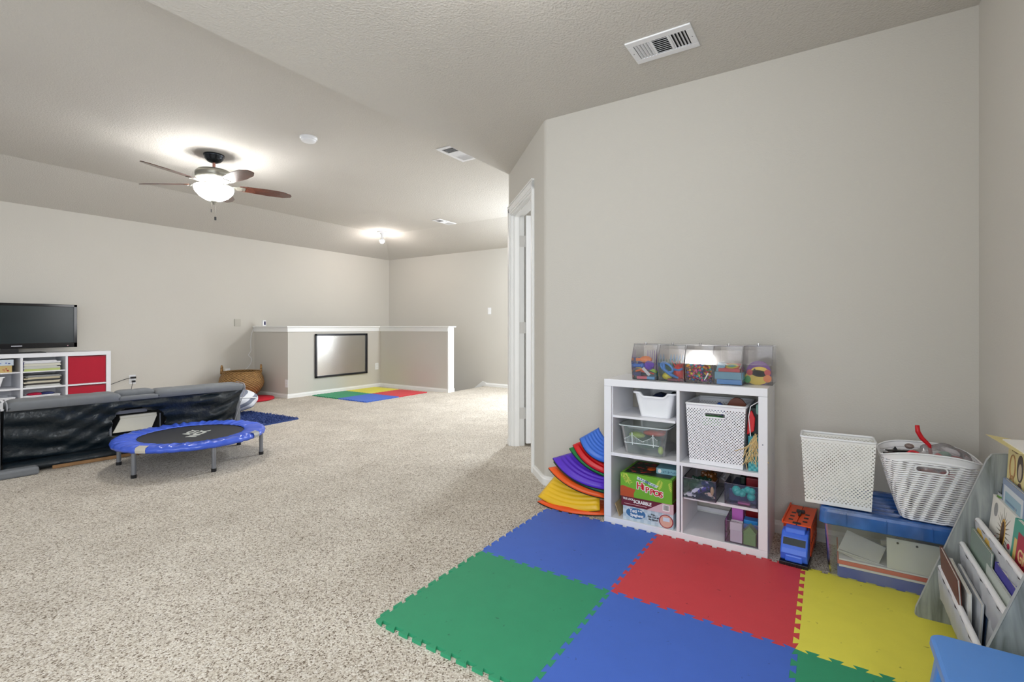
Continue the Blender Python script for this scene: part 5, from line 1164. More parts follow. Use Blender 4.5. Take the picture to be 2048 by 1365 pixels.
for i, (y, z_) in enumerate(tiers):
    if i == 3: break
    bm = BM(); cyl(bm, (0.0, y, z_), (0.58, y, z_), 0.0085, seg=16); bmesh.ops.recalc_face_normals(bm, faces=bm.faces); obj('white_rod', bm, RW, rk, smooth=False)
    if i < 3:
        bm = BM(); rows = []
        yb = tiers[i + 1][0] + 0.01; zb_ = z_ - 0.13
        path = [(y + 0.009, z_), (y + 0.008, z_ - 0.04), (y + 0.006, z_ - 0.085), (y - 0.006, z_ - 0.118), (y - 0.028, z_ - 0.125), (y - 0.045, z_ - 0.10), (yb - 0.012, tiers[i + 1][1] - 0.03)]
        for k in range(25):
            xx = 0.004 + 0.572 * k / 24
            rows.append([bm.verts.new((xx, yy + 0.003 * math.sin(k * 1.7 + j), zz_ + 0.003 * math.sin(k * 0.9 + j * 2))) for j, (yy, zz_) in enumerate(path)])
        for a, b in zip(rows, rows[1:]):
            for j in range(len(path) - 1): bm.faces.new((a[j], a[j + 1], b[j + 1], b[j]))
        obj('cloth_sling', bm, SLING, rk, solid=0.0015, smooth=True)
bm = BM(); cyl(bm, (-0.0165, 0.045, 0.10), (-0.0135, 0.045, 0.10), 0.006, seg=12); cyl(bm, (-0.0165, 0.10, 0.45), (-0.0135, 0.10, 0.45), 0.005, seg=12); obj('rack_screw', bm, STEEL, rk)

def book(label, x1, wd, y, z0, h, th, cover, lean=-0.32, pages=True, rx=0.0):
    """standing book: far bottom corner at x1, front cover facing +Y; local x runs back toward the camera side (-X)"""
    t = thing('picture_book', label, 'book', (x1, y, z0), (lean, rx, PI))
    # local: x 0..wd (world -X), y thickness (front is -y local = +Y world)
    bm = BM(); box(bm, 0, wd, -0.0018, 0.0, 0, h); box(bm, 0, wd, th, th + 0.0018, 0, h); box(bm, 0, 0.0018, 0, th, 0, h); obj('book_cover', bm, cover, t)
    bm = BM(); box(bm, 0.002, wd - 0.004, 0.0, th, 0.003, h - 0.003); obj('book_pages', bm, cmat(236, 232, 224, 0.7), t)
    return t
def cart(t, nm, x0, x1, z0, z1, c, y=-0.0026):
    bm = BM(); box(bm, x0, x1, y, -0.0016, z0, z1); return obj(nm, bm, c, t)
def CF(x, z_, y=-0.003): return frame((x, y, z_), (1, 0, 0), (0, 0, 1))
def cdisc(t, nm, cx, cz, rx_, rz_, c, y=-0.003, seg=24):
    bm = BM(); prism(bm, [(cx + rx_ * math.cos(2 * PI * k / seg), cz + rz_ * math.sin(2 * PI * k / seg)) for k in range(seg)], 0.0016, -y, Matrix(((1, 0, 0, 0), (0, 0, -1, 0), (0, 1, 0, 0), (0, 0, 0, 1)))); return obj(nm, bm, c, t)
# bottom tier
book('thin red brown book leaning forward out of the lowest sling', 2.235, 0.27, -0.342, 0.085, 0.205, 0.004, cmat(104, 52, 40), lean=0.06)
book('white paperback with a yellow corner behind the red brown book', 2.225, 0.27, -0.352, 0.085, 0.175, 0.006, cmat(226, 226, 222), lean=0.0)
book('pale grey thin book in the lowest sling', 2.215, 0.29, -0.366, 0.085, 0.165, 0.005, cmat(196, 200, 206), lean=-0.05)
book('dark blue edged thin book at the back of the lowest sling', 2.21, 0.29, -0.377, 0.085, 0.16, 0.004, cmat(36, 60, 90), lean=-0.08)
# second tier
b2 = book('grey green picture book in front of the second sling', 2.235, 0.23, -0.402, 0.175, 0.20, 0.004, cmat(132, 150, 138), lean=-0.05)
book('thin yellow and red edged book behind the grey green one', 2.240, 0.20, -0.410, 0.18, 0.205, 0.005, cmat(226, 186, 90), lean=-0.07)
book('coral edged thin book behind the yellow one in the second sling', 2.240, 0.20, -0.419, 0.18, 0.205, 0.004, cmat(206, 104, 84), lean=-0.08)
book('navy hardcover standing highest in the second sling', 2.236, 0.21, -0.427, 0.18, 0.208, 0.004, cmat(24, 30, 70), lean=-0.08)
book('violet edged pale book low at the near end of the second sling', 1.99, 0.26, -0.408, 0.175, 0.185, 0.006, cmat(70, 66, 160), lean=-0.06)
book('pale washed cover book before the violet edged one', 2.03, 0.30, -0.400, 0.17, 0.165, 0.003, cmat(196, 204, 196), lean=-0.05)
# third tier
b3 = book('white picture book with a brown eyed flower, on the third sling', 2.243, 0.235, -0.447, 0.285, 0.212, 0.018, cmat(236, 234, 226), lean=-0.10)
bmr = BM(); random.seed(9)
for k in range(22):
    a = 2 * PI * k / 22; r0, r1 = 0.032, 0.06 + 0.025 * random.random(); c, s = math.cos(a), math.sin(a)
    p = [(0.14 + c * r0 * .8 - s * .001, 0.125 + s * r0 * 1.3 + c * .001), (0.14 + c * r1, 0.125 + s * r1), (0.14 + c * r0 * .8 + s * .003, 0.125 + s * r0 * 1.3 - c * .003)]
    prism(bmr, p, 0.0016, 0.0022, Matrix(((1, 0, 0, 0), (0, 0, -1, 0), (0, 1, 0, 0), (0, 0, 0, 1))))
obj('ray_print', bmr, cmat(96, 84, 60), b3)
cdisc(b3, 'flower_ring', 0.14, 0.125, 0.022, 0.048, cmat(206, 160, 70), -0.0028); cdisc(b3, 'flower_eye', 0.14, 0.125, 0.016, 0.040, cmat(70, 44, 24), -0.0034)
cdisc(b3, 'red_dot', 0.075, 0.085, 0.010, 0.012, cmat(200, 60, 70), -0.003); cdisc(b3, 'grey_dot', 0.05, 0.175, 0.018, 0.022, cmat(150, 150, 150), -0.003); cdisc(b3, 'red_dot', 0.205, 0.11, 0.010, 0.008, cmat(200, 60, 90), -0.003)
bm = BM(); box(bm, 0.01, 0.03, 0.004, 0.016, 0.21, 0.2135); obj('green_headband', bm, cmat(110, 160, 60), b3)
b4 = book('teal and crimson picture book at the near end of the third sling', 2.000, 0.26, -0.443, 0.285, 0.212, 0.012, cmat(70, 160, 140), lean=-0.10)
cart(b4, 'crimson_print', 0.045, 0.25, 0.03, 0.185, cmat(176, 30, 56)); cart(b4, 'cream_print', 0.02, 0.04, 0.10, 0.16, cmat(226, 190, 110))
GOLD = cmat(232, 206, 150)
text('cover_lettering', 'GRAND', 0.052, GOLD, b4, CF(0.062, 0.125), off=0.0006, align='LEFT'); text('cover_lettering', 'CO', 0.052, WH, b4, CF(0.085, 0.068), off=0.0006, align='LEFT')
# top tier
b5 = book('pale yellow tall book with a portrait and a folded top flap', 2.243, 0.26, -0.492, 0.400, 0.285, 0.008, cmat(226, 212, 150), lean=-0.05)
cdisc(b5, 'portrait_hair', 0.125, 0.215, 0.028, 0.042, cmat(70, 58, 48)); cdisc(b5, 'portrait_face', 0.128, 0.205, 0.015, 0.026, cmat(190, 176, 150), -0.0036); cdisc(b5, 'portrait_dress', 0.13, 0.13, 0.026, 0.042, cmat(110, 88, 80))
for k, (zz, r_) in enumerate(((0.205, 0.026), (0.150, 0.018))):
    bm = BM(); prs = [(0.055 + (r_) * math.cos(2 * PI * q / 20), -0.003, zz + r_ * 1.5 * math.sin(2 * PI * q / 20)) for q in range(20)]; tube(bm, prs, 0.0016, 5, True); obj('ornament_print', bm, cmat(170, 130, 90), b5)
bm = BM(); prism(bm, [(0.0, 0.0), (0.26, 0.0), (0.25, -0.04), (-0.035, -0.052)], 0.285, 0.2865); fl_ = obj('folded_flap', bm, cmat(220, 206, 140), b5)
text('flap_lettering', 'RETOLD', 0.03, cmat(90, 76, 40), b5, frame((0.07, -0.026, 0.2846), (1, 0.0, 0), (0, 1, 0)) @ Matrix.Rotation(PI, 4, 'X'), off=0.0004)
text('cover_lettering', 'TOLD', 0.024, cmat(120, 90, 50), b5, CF(0.07, 0.262), off=0.0003)
bm = BM(); box(bm, 0.05, 0.26, 0.0, 0.10, 0.288, 0.292, Matrix.Rotation(0.1, 4, 'X')); obj('white_page', bm, WH, b5)
b6 = book('book with a blue grey frame border in front of the yellow one', 2.205, 0.22, -0.474, 0.375, 0.190, 0.006, cmat(140, 156, 184), lean=-0.05)
cart(b6, 'frame_print', 0.018, 0.20, 0.015, 0.172, cmat(214, 220, 226)); cart(b6, 'picture_print', 0.035, 0.185, 0.028, 0.155, cmat(150, 184, 200), -0.003)
bm = BM()
for k in range(5): box(bm, 0.045, 0.15, -0.0036, -0.003, 0.06 + k * 0.016, 0.066 + k * 0.016)
obj('line_print', bm, cmat(110, 140, 170), b6)
book('small dark photo book behind the yellow one at the panel', 2.244, 0.05, -0.482, 0.40, 0.135, 0.003, cmat(40, 56, 60), lean=-0.05)

# ------------------------------------------------------------ blue stool
st = thing('kids_stool', 'blue plastic kids stool in the bottom right corner', 'stool', (1.375, -0.362, 0.012))
BST = cmat(84, 142, 220, 0.32)
def rrect(hx, hy, cr, seg=6):
    pts = []
    for cx, cy, a0 in ((hx - cr, hy - cr, 0), (-hx + cr, hy - cr, PI / 2), (-hx + cr, -hy + cr, PI), (hx - cr, -hy + cr, 1.5 * PI)):
        for k in range(seg + 1): a = a0 + k / seg * PI / 2; pts.append((cx + cr * math.cos(a), cy + cr * math.sin(a)))
    return pts
bm = BM(); loft(bm, [[(x, y, z_) for x, y in rrect(a, b, 0.03)] for a, b, z_ in ((0.18, 0.135, 0.256), (0.195, 0.15, 0.258), (0.199, 0.154, 0.272), (0.197, 0.152, 0.288), (0.190, 0.145, 0.2905))], True, True)
seat = obj('seat', bm, BST, st, smooth=False, bevel=0.002)
bm = BM(); prism(bm, rrect(0.012, 0.055, 0.011), 0.2904, 0.2912); obj('seat_grip', bm, cmat(62, 120, 200), seat)
for sx in (-1, 1):
    for sy in (-1, 1):
        bm = BM(); loft(bm, [[(x + sx * cx, y + sy * cy, z_) for x, y in rrect(r_, r_, r_ * 0.6, 3)] for cx, cy, z_, r_ in ((0.185, 0.152, 0.0, 0.022), (0.150, 0.112, 0.256, 0.032))], True, True)
        obj('leg', bm, BST, st)

# ------------------------------------------------------------ sofa seen from below and behind
ang = math.radians(-5.9)
sf = thing('floor_sofa', 'grey tufted folding sofa tipped with its torn black underside facing the room', 'sofa', (0.922, 4.92, 0.0), (0, 0, ang))
GREY = mat('grey_upholstery', srgb(116, 119, 123), 0.85, var=0.08, scale=30, bump=0.4, bscale=300, bdist=0.001)
LINER = mat('black_dust_cover', srgb(16, 28, 36), 0.38, var=0.5, scale=9, spec=0.6, bump=0.6, bscale=16, bdist=0.02)
LS = 1.60
def wr(u, z_):     # wrinkles of the dust cover
    return 1.25 * wr0(u, z_)
def wr0(u, z_):
    return 0.010 * math.sin(7 * z_ * 6 + 3.2 * math.sin(u * 2.1)) * math.sin(u * 5 + 1) + 0.006 * math.sin(u * 13 + z_ * 31) * math.sin(z_ * 17 - u * 4) + 0.004 * math.sin(38 * (z_ + 0.25 * u)) * math.sin(u * 3) + 0.004 * math.sin(60 * (z_ - 0.3 * u) + 4 * math.sin(u * 6))
bm = BM(); NU, NZ = 220, 56; g = []
for j in range(NZ + 1):
    z_ = 0.075 + (0.478 - 0.075) * j / NZ; row = []
    for i in range(NU + 1):
        u = (LS - 0.01) * i / NU; e = min(1, min(j, NZ - j) / 5)
        v_ = 0.06 - 0.12 * ((z_ - 0.075) / 0.40) + wr(u, z_) * e * (0.7 + 0.6 * math.sin(u * 1.3) ** 2)
        row.append(bm.verts.new((u - (0.08 * (1 - j / NZ)) * max(0, (u - 1.2) / 0.4), v_, z_)))
    g.append(row)
for j in range(NZ):
    for i in range(NU):
        u, z_ = (LS - 0.01) * (i + .5) / NU, 0.075 + 0.403 * (j + .5) / NZ
        hp = [(0.60, 0.17), (0.615, 0.30), (0.64, 0.355), (0.67, 0.385), (0.72, 0.395), (0.79, 0.393), (0.83, 0.375), (0.86, 0.355), (0.92, 0.345), (0.965, 0.31), (0.985, 0.25), (0.98, 0.16)]
        inn = False; uu = u + 0.006 * math.sin(z_ * 90)
        for q in range(len(hp)):
            (xa, za), (xb, zb2) = hp[q], hp[q - 1]
            if (za > z_) != (zb2 > z_) and uu < (xb - xa) * (z_ - za) / (zb2 - za) + xa: inn = not inn
        if inn: continue
        bm.faces.new((g[j][i], g[j][i + 1], g[j + 1][i + 1], g[j + 1][i]))
obj('dust_cover', bm, LINER, sf, smooth=True, solid=0.002, label='torn wrinkled black dust cover')
bm = BM()
v = [[bm.verts.new((u, a, z_)) for a, z_ in ((-0.045 + 0.006 * math.sin(u * 9), 0.012), (-0.055 + 0.01 * math.sin(u * 7), 0.045), (-0.02 + 0.01 * math.sin(u * 5), 0.07), (0.07, 0.078))] for u in [LS * k / 60 for k in range(61)]]
for a, b in zip(v, v[1:]):
    for k in range(3): bm.faces.new((a[k], a[k + 1], b[k + 1], b[k]))
obj('lower_liner', bm, LINER, sf, smooth=True, solid=0.002)
bm = BM(); box(bm, 0.25, 1.45, -0.07, -0.05, 0.002, 0.026); obj('wood_rail', bm, mat('pine_rail', srgb(150, 112, 72), 0.6, var=0.25, scale=20), sf, bevel=0.003)
bm = BM(); box(bm, 0.0, LS, 0.30, 0.31, 0.0, 0.42); box(bm, 0.55, 1.0, 0.15, 0.16, 0.1, 0.42); box(bm, 0.0, LS, 0.06, 0.31, 0.0, 0.012); obj('cavity_shade', bm, DARK, sf)  # dark panels whose colour gives the shade behind the torn hole
bm = BM(); prism(bm, [(0.625, 0.19), (0.885, 0.19), (0.925, 0.30), (0.675, 0.30)], 0.03, 0.042, Matrix(((1, 0, 0, 0), (0, 0, 1, 0), (0, 1, 0, 0), (0, 0, 0, 1)))); prism(bm, [(0.675, 0.30), (0.925, 0.30), (0.925, 0.32), (0.675, 0.32)], 0.042, 0.075, Matrix(((1, 0, 0, 0), (0, 0, 1, 0), (0, 1, 0, 0), (0, 0, 0, 1)))) ; obj('cream_board', bm, cmat(214, 210, 196, 0.6), sf, label='cream board inside the torn hole')
bm = BM(); box(bm, 0.63, 0.86, 0.05, 0.06, 0.335, 0.365); box(bm, 0.603, 0.618, 0.03, 0.05, 0.17, 0.33); box(bm, 0.945, 0.952, 0.03, 0.05, 0.17, 0.31); obj('metal_mechanism', bm, STEEL, sf, bevel=0.002)
# tufted grey slabs along the top
def pad(nm, u0, u1, v0, v1, z0, z1, nseam, dep=0.005, cr=0.035):
    bm = BM(); NUu = max(24, int((u1 - u0) * 90)); prof = []
    for cx, cz, a0 in ((v1 - cr, z1 - cr, 0), (v0 + cr, z1 - cr, PI / 2)):
        for k in range(7): a = a0 + k / 6 * PI / 2; prof.append((cx + cr * math.cos(a), cz + cr * math.sin(a)))
    prof += [(v0, z0 + 0.004), (v0 + 0.01, z0), (v1, z0)]
    rows = []
    for i in range(NUu + 1):
        u = u0 + (u1 - u0) * i / NUu; s = abs(math.sin(PI * nseam * (u - u0) / (u1 - u0))) ** 0.25 if nseam else 1
        ends = min(1, min(i, NUu - i) / 4) ** 0.5; k = (1 - s) * dep + (1 - ends) * cr * 0.6
        cx, cz = (v0 + v1) / 2, (z0 + z1) / 2
        rows.append([bm.verts.new((u, cx + (a - cx) * (1 - k / (v1 - v0) * 2), cz + (b - cz) * (1 - k / (z1 - z0) * 2) if b > cz else b)) for a, b in prof])
    n = len(prof)
    for a, b in zip(rows, rows[1:]):
        for k in range(n): bm.faces.new((a[k], a[(k + 1) % n], b[(k + 1) % n], b[k]))
    bm.faces.new(rows[0]); bm.faces.new(rows[-1][::-1])
    return obj(nm, bm, GREY, sf, smooth=True)
pad('tufted_cushion', 0.015, 0.66, -0.068, 0.18, 0.455, 0.524, 4, cr=0.028)
pad('tufted_cushion', 0.90, 1.61, -0.068, 0.18, 0.455, 0.520, 4, cr=0.028)
pad('tufted_cushion', 0.65, 0.91, -0.068, 0.18, 0.455, 0.492, 0, cr=0.012)
pad('tufted_cushion', 0.64, 0.90, -0.02, 0.12, 0.480, 0.535, 2, cr=0.025)
bm = BM(); box(bm, -0.30, -0.015, -0.07, 0.28, 0.0, 0.505); obj('end_cushion', bm, GREY, sf, bevel=0.03)
bm = BM(); tube(bm, [(0.015, -0.066, 0.46), (0.016, -0.070, 0.485), (0.015, -0.055, 0.51), (0.013, -0.02, 0.522), (0.013, 0.1, 0.525)], 0.004, 8); tube(bm, [(1.605, -0.066, 0.455), (1.606, -0.066, 0.49), (1.605, -0.045, 0.512), (1.60, 0.0, 0.520), (1.60, 0.12, 0.520)], 0.004, 8); tube(bm, [(1.52, 0.06, 0.02), (1.603, -0.064, 0.455)], 0.004, 6)
obj('piping', bm, cmat(150, 150, 156), sf, smooth=True)
bm = BM(); box(bm, 1.56, 1.605, 0.03, 0.2, 0.0, 0.42); obj('end_panel', bm, GREY, sf, bevel=0.01)
bm = BM(); box(bm, -0.08, 0.17, -0.16, -0.06, 0.0, 0.055); obj('folded_foot', bm, GREY, sf, bevel=0.015)

# ------------------------------------------------------------ trampoline
TX, TY = 1.86, 4.245
tp = thing('mini_trampoline', 'round mini trampoline with a blue padded rim on grey legs', 'trampoline', (TX, TY, 0), (0, 0, 0))
BP = mat('blue_vinyl', srgb(66, 98, 212), 0.25, var=0.12, scale=10, spec=0.6)
bm = BM(); NA = 360; rings = []
prof = [(0.508, 0.178), (0.514, 0.195), (0.508, 0.212), (0.480, 0.220), (0.44, 0.219), (0.40, 0.216), (0.365, 0.212), (0.358, 0.208)]
for r_, z_ in prof:
    row = []
    for i in range(NA):
        a = 2 * PI * i / NA; wv_ = 0.006 * math.sin(34 * a + 3 * math.sin(5 * a) + 9 * (r_ - .36)) * (0.4 + 0.6 * abs(math.sin(2.5 * a + 1))) + 0.003 * math.sin(61 * a + 20 * r_)
        k = 1 if 0.37 < r_ < 0.505 else 0.2
        row.append(bm.verts.new(((r_ + 0.002 * math.sin(36 * a)) * math.cos(a), (r_ + 0.002 * math.sin(36 * a)) * math.sin(a), z_ + wv_ * k)))
    rings.append(row)
for a, b in zip(rings, rings[1:]):
    for i in range(NA): bm.faces.new((a[i], a[(i + 1) % NA], b[(i + 1) % NA], b[i]))
obj('padded_rim', bm, BP, tp, smooth=True, solid=0.002)
bm = BM(); lathe(bm, [(0, 0.2015), (0.372, 0.2015), (0.372, 0.2035), (0, 0.2035)], seg=96); mt = obj('jumping_mat', bm, mat('black_woven_mat', srgb(38, 40, 46), 0.6, var=0.1, scale=40), tp)
bm = BM(); tube(bm, [(0.366 * math.cos(2 * PI * k / 96), 0.366 * math.sin(2 * PI * k / 96), 0.2055) for k in range(96)], 0.004, 6, True); obj('mat_edge', bm, BLACK, mt, smooth=True)
bm = BM(); tube(bm, [(0.49 * math.cos(2 * PI * k / 64), 0.49 * math.sin(2 * PI * k / 64), 0.19) for k in range(64)], 0.013, 8, True); obj('steel_ring', bm, STEEL, tp, smooth=True)
aa = math.radians(-62)
MT = Matrix.Translation((0.01, 0.005, 0.2045)) @ Matrix.Rotation(math.radians(40), 4, 'Z')
text('mat_lettering', 'ACY', 0.085, cmat(200, 202, 196), tp, MT @ Matrix.Translation((0.05, 0.045, 0)), off=0.004, sx=1.0)
text('mat_lettering', 'NCX', 0.095, cmat(200, 202, 196), tp, MT @ Matrix.Translation((-0.01, -0.04, 0)), off=0.005, sx=1.15)
for k in range(6):
    a = math.radians(21.5 + 60 * k); c, s = math.cos(a), math.sin(a)
    bm = BM(); cyl(bm, (0.49 * c, 0.49 * s, 0.02), (0.49 * c, 0.49 * s, 0.186), 0.0145, seg=16); lg = obj('leg', bm, STEEL, tp)
    bm = BM(); cyl(bm, (0.49 * c, 0.49 * s, 0.0), (0.49 * c, 0.49 * s, 0.024), 0.0175, seg=16); obj('rubber_foot', bm, BLACK, lg)
for a_, m_, nm in ((math.radians(-150), cmat(198, 192, 178), 'tape_patch'), (math.radians(-58), cmat(150, 152, 150), 'duct_tape_patch'), (math.radians(115), cmat(198, 192, 178), 'tape_patch')):
    bm = BM(); rows = []
    for k in range(9):
        a = a_ + (k - 4) * 0.018; rows.append([bm.verts.new(((r_ + 0.003) * math.cos(a), (r_ + 0.003) * math.sin(a), z_ + 0.005)) for r_, z_ in ((0.512, 0.176), (0.516, 0.195), (0.510, 0.213), (0.478, 0.222))])
    for p, q in zip(rows, rows[1:]):
        for k in range(3): bm.faces.new((p[k], p[k + 1], q[k + 1], q[k]))
    obj(nm, bm, m_, tp, solid=0.001)

# ------------------------------------------------------------ rugs, pouf, basket
NAVY = mat('navy_shag', srgb(50, 70, 126), 0.95, var=0.35, scale=90)
def shag():
    bm = BM(); random.seed(14)
    x0, x1, y0, y1 = 2.16, 3.33, 5.12, 6.02; Mr = Matrix.Translation((3.33, 5.07, 0)) @ Matrix.Rotation(math.radians(4), 4, 'Z') @ Matrix.Translation((-3.33, -5.07, 0))
    box(bm, x0, x1, y0 - 0.04, y1, 0.0, 0.014, Mr)
    for k in range(5200):
        x = random.uniform(x0 + 0.2, x1); y = random.uniform(y0 - 0.04, y1); a = random.uniform(0, 2 * PI); l = random.uniform(0.012, 0.028)
        p = Mr @ Vector((x, y, 0.012)); q = p + Vector((math.cos(a) * l, math.sin(a) * l, random.uniform(0.006, 0.018))); n = Vector((-math.sin(a), math.cos(a), 0)) * 0.0035
        v = [bm.verts.new(p - n), bm.verts.new(p + n), bm.verts.new(q + n * 0.6), bm.verts.new(q - n * 0.6)]; bm.faces.new(v)
    return bm
rg = obj('shag_rug', shag(), NAVY, solid=0.002); tag(rg, 'dark blue shaggy rug by the end of the grey sofa', 'rug')
bm = BM(); lathe(bm, [(0, 0), (0.30, 0), (0.318, 0.008), (0.322, 0.02), (0.31, 0.034), (0.0, 0.036)], seg=48, c=(3.83, 7.02, 0.0), sy=1)
tag(obj('round_mat', bm, cmat(190, 18, 40, 0.8), smooth=True), 'flat round red cushion mat on the carpet before the wicker basket', 'mat')
# striped pouf
def stripe_mat():
    m = bpy.data.materials.new('grey_white_stripe_canvas'); m.use_nodes = True; nt = m.node_tree; p = nt.nodes['Principled BSDF']
    tc = N(nt, 'ShaderNodeTexCoord'); sp = N(nt, 'ShaderNodeSeparateXYZ'); nt.links.new(tc.outputs['Object'], sp.inputs[0])
    d = mth(nt, 'ADD', mth(nt, 'MULTIPLY', sp.outputs[2], 0.94), mth(nt, 'MULTIPLY', sp.outputs[0], -0.34))
    f = mth(nt, 'FRACT', mth(nt, 'MULTIPLY', d, 9.0))
    mx = N(nt, 'ShaderNodeMix', data_type='RGBA'); mx.inputs[6].default_value = srgb(226, 228, 234); mx.inputs[7].default_value = srgb(126, 132, 148)
    nt.links.new(mth(nt, 'GREATER_THAN', f, 0.55), mx.inputs[0]); nt.links.new(mx.outputs[2], p.inputs['Base Color']); p.inputs['Roughness'].default_value = 0.85
    return m
pf = thing('striped_pouf', 'grey and white striped bean bag on the blue rug, half hidden by the sofa end', 'pouf', (3.02, 6.0, 0.036)); pf.scale = (0.84, 0.84, 1.0)
bm = BM(); bmesh.ops.create_icosphere(bm, subdivisions=4, radius=1)
for v in bm.verts:
    c = v.co; k = 0.7
    z_ = 0.14 + 0.14 * (math.copysign(abs(c.z) ** 0.8, c.z)); n = 1 + 0.03 * math.sin(8 * c.x + 6 * c.z)
    v.co = Vector((c.x * 0.37 * n, c.y * 0.34 * n, max(0.005, z_)))
obj('pouf_cover', bm, stripe_mat(), pf, smooth=True)
bm = BM(); tube(bm, [(0.365 * math.cos(2 * PI * k / 48), 0.335 * math.sin(2 * PI * k / 48), 0.15 + 0.05 * math.cos(2 * PI * k / 48 + 2)) for k in range(48)], 0.008, 8, True); obj('piping', bm, WPLAST, pf, smooth=True)
# wicker basket
def wicker():
    m = bpy.data.materials.new('woven_wicker'); m.use_nodes = True; nt = m.node_tree; p = nt.nodes['Principled BSDF']
    tc = N(nt, 'ShaderNodeTexCoord'); sp = N(nt, 'ShaderNodeSeparateXYZ'); nt.links.new(tc.outputs['Object'], sp.inputs[0])
    an = mth(nt, 'ARCTAN2', sp.outputs[1], sp.outputs[0])
    a = mth(nt, 'SINE', mth(nt, 'MULTIPLY', an, 32)); b = mth(nt, 'SINE', mth(nt, 'MULTIPLY', sp.outputs[2], 190))
    f = mth(nt, 'MULTIPLY_ADD', mth(nt, 'MULTIPLY', a, b), 0.5, 0.5)
    nz = N(nt, 'ShaderNodeTexNoise'); nz.inputs['Scale'].default_value = 14; nt.links.new(tc.outputs['Object'], nz.inputs['Vector'])
    r = N(nt, 'ShaderNodeValToRGB'); e = r.color_ramp.elements; e[0].color = srgb(96, 64, 30); e[1].color = srgb(168, 128, 74); e[0].position = 0.1; e[1].position = 0.8
    nt.links.new(mth(nt, 'MULTIPLY_ADD', nz.outputs['Fac'], 0.5, mth(nt, 'MULTIPLY', f, 0.6)), r.inputs[0]); nt.links.new(r.outputs[0], p.inputs['Base Color'])
    p.inputs['Roughness'].default_value = 0.6
    bp = N(nt, 'ShaderNodeBump'); bp.inputs['Distance'].default_value = 0.01; nt.links.new(f, bp.inputs['Height']); nt.links.new(bp.outputs[0], p.inputs['Normal'])
    return m
wb_ = thing('wicker_basket', 'round woven wicker basket with two handles against the tv wall', 'basket', (3.84, 7.26, 0.037))
WK = wicker()
bm = BM(); lathe(bm, [(0.0, 0.0), (0.17, 0.0), (0.235, 0.06), (0.285, 0.14), (0.298, 0.20), (0.287, 0.27), (0.262, 0.335), (0.255, 0.36), (0.245, 0.36), (0.25, 0.33), (0.275, 0.25), (0.27, 0.16), (0.2, 0.04), (0.0, 0.02)], seg=64); obj('basket_body', bm, WK, wb_, smooth=True)
bm = BM(); tube(bm, [(0.252 * math.cos(2 * PI * k / 48), 0.252 * math.sin(2 * PI * k / 48), 0.36) for k in range(48)], 0.012, 8, True); obj('basket_rim', bm, WK, wb_, smooth=True)
for s in (-1, 1):
    bm = BM(); c0 = math.radians(-33 if s > 0 else 147)
    e = Vector((math.cos(c0), math.sin(c0), 0)); t_ = Vector((-e.y, e.x, 0))
    tube(bm, [tuple(e * 0.255 + t_ * (0.075 * math.cos(PI * k / 12)) + Vector((0, 0, 0.34 + 0.115 * math.sin(PI * k / 12)))) for k in range(13)], 0.012, 8); obj('basket_handle', bm, WK, wb_, smooth=True)

# ------------------------------------------------------------ tv console
co = thing('tv_console', 'long white cube shelf under the television with red fronts at one end', 'tv stand', (0.0, 7.22, 0.0))
CX0, CX1, CH = 0.74, 2.265, 0.772; CD = 0.36; fr_ = 0.045
def cb_(nm, *a):
    bm = BM(); box(bm, *a); return obj(nm, bm, WHITE, co, bevel=0.001)
cb_('top_board', CX0, CX1, 0, CD, CH - fr_, CH); cb_('bottom_board', CX0, CX1, 0, CD, 0, fr_)
cb_('side_panel', CX1 - fr_, CX1, 0, CD, fr_, CH - fr_); cb_('side_panel', CX0, CX0 + fr_, 0, CD, fr_, CH - fr_)
for x in (1.495, 1.862): cb_('divider', x - 0.010, x + 0.010, 0, CD, fr_, CH - fr_)
for x in (1.12,): cb_('divider', x - 0.010, x + 0.010, 0, CD, fr_, CH - fr_)
cb_('middle_shelf', CX0 + fr_, CX1 - fr_, 0.002, CD, 0.386, 0.404)
cb_('insert_shelf', 1.506, 1.85, 0.004, CD - 0.02, 0.565, 0.577); cb_('insert_shelf', 1.131, 1.484, 0.004, CD - 0.02, 0.565, 0.577)
cb_('back_panel', CX0, CX1, CD - 0.004, CD, fr_, CH - fr_)
RED = mat('red_fabric_box', srgb(176, 14, 44), 0.8, var=0.08, scale=10, bump=0.3, bscale=40, bdist=0.004)
for z0, z1, lb in ((0.408, 0.718, 'upper red fabric cube box at the right end of the tv console'), (0.05, 0.378, 'lower red fabric cube box, mostly hidden behind the sofa')):
    t = thing('fabric_box', lb, 'storage box', (2.046, 7.226, z0)); h = z1 - z0
    bm = BM(); v = box(bm, -0.168, 0.168, 0, 0.33, 0, h); f = [f for f in bm.faces if all(abs(q.co.z - h) < 1e-6 for q in f.verts)]; bmesh.ops.delete(bm, geom=f, context='FACES')
    obj('box_body', bm, RED, t, solid=0.005)
    bm = BM(); box(bm, -0.168, 0.168, -0.004, 0.0, h - 0.012, h - 0.004); obj('hem', bm, cmat(140, 10, 34), t)
random.seed(31)
z_ = 0.5775
for lb, c, th in (('pale lime paper bundle at the bottom of the upper magazine pile', (196, 208, 130), 0.024), ('grey white magazine pile on the lime bundle', (206, 206, 200), 0.03), ('cream magazines above the grey white ones', (222, 220, 206), 0.026), ('white magazines on top of the upper pile in the tv console', (232, 232, 236), 0.03)):
    bm = BM()
    n = int(th / 0.006)
    for k in range(n): o_ = random.uniform(-0.006, 0.006); box(bm, -0.15 + o_, 0.145 + o_ - 0.03 * (th > .028 and k > 2), 0, 0.22, k * 0.006, k * 0.006 + 0.005)
    o = obj('magazine', bm, cmat(*c, 0.6)); o.location = (1.668, 7.235, z_); tag(o, lb, 'magazines'); z_ += th + 0.001
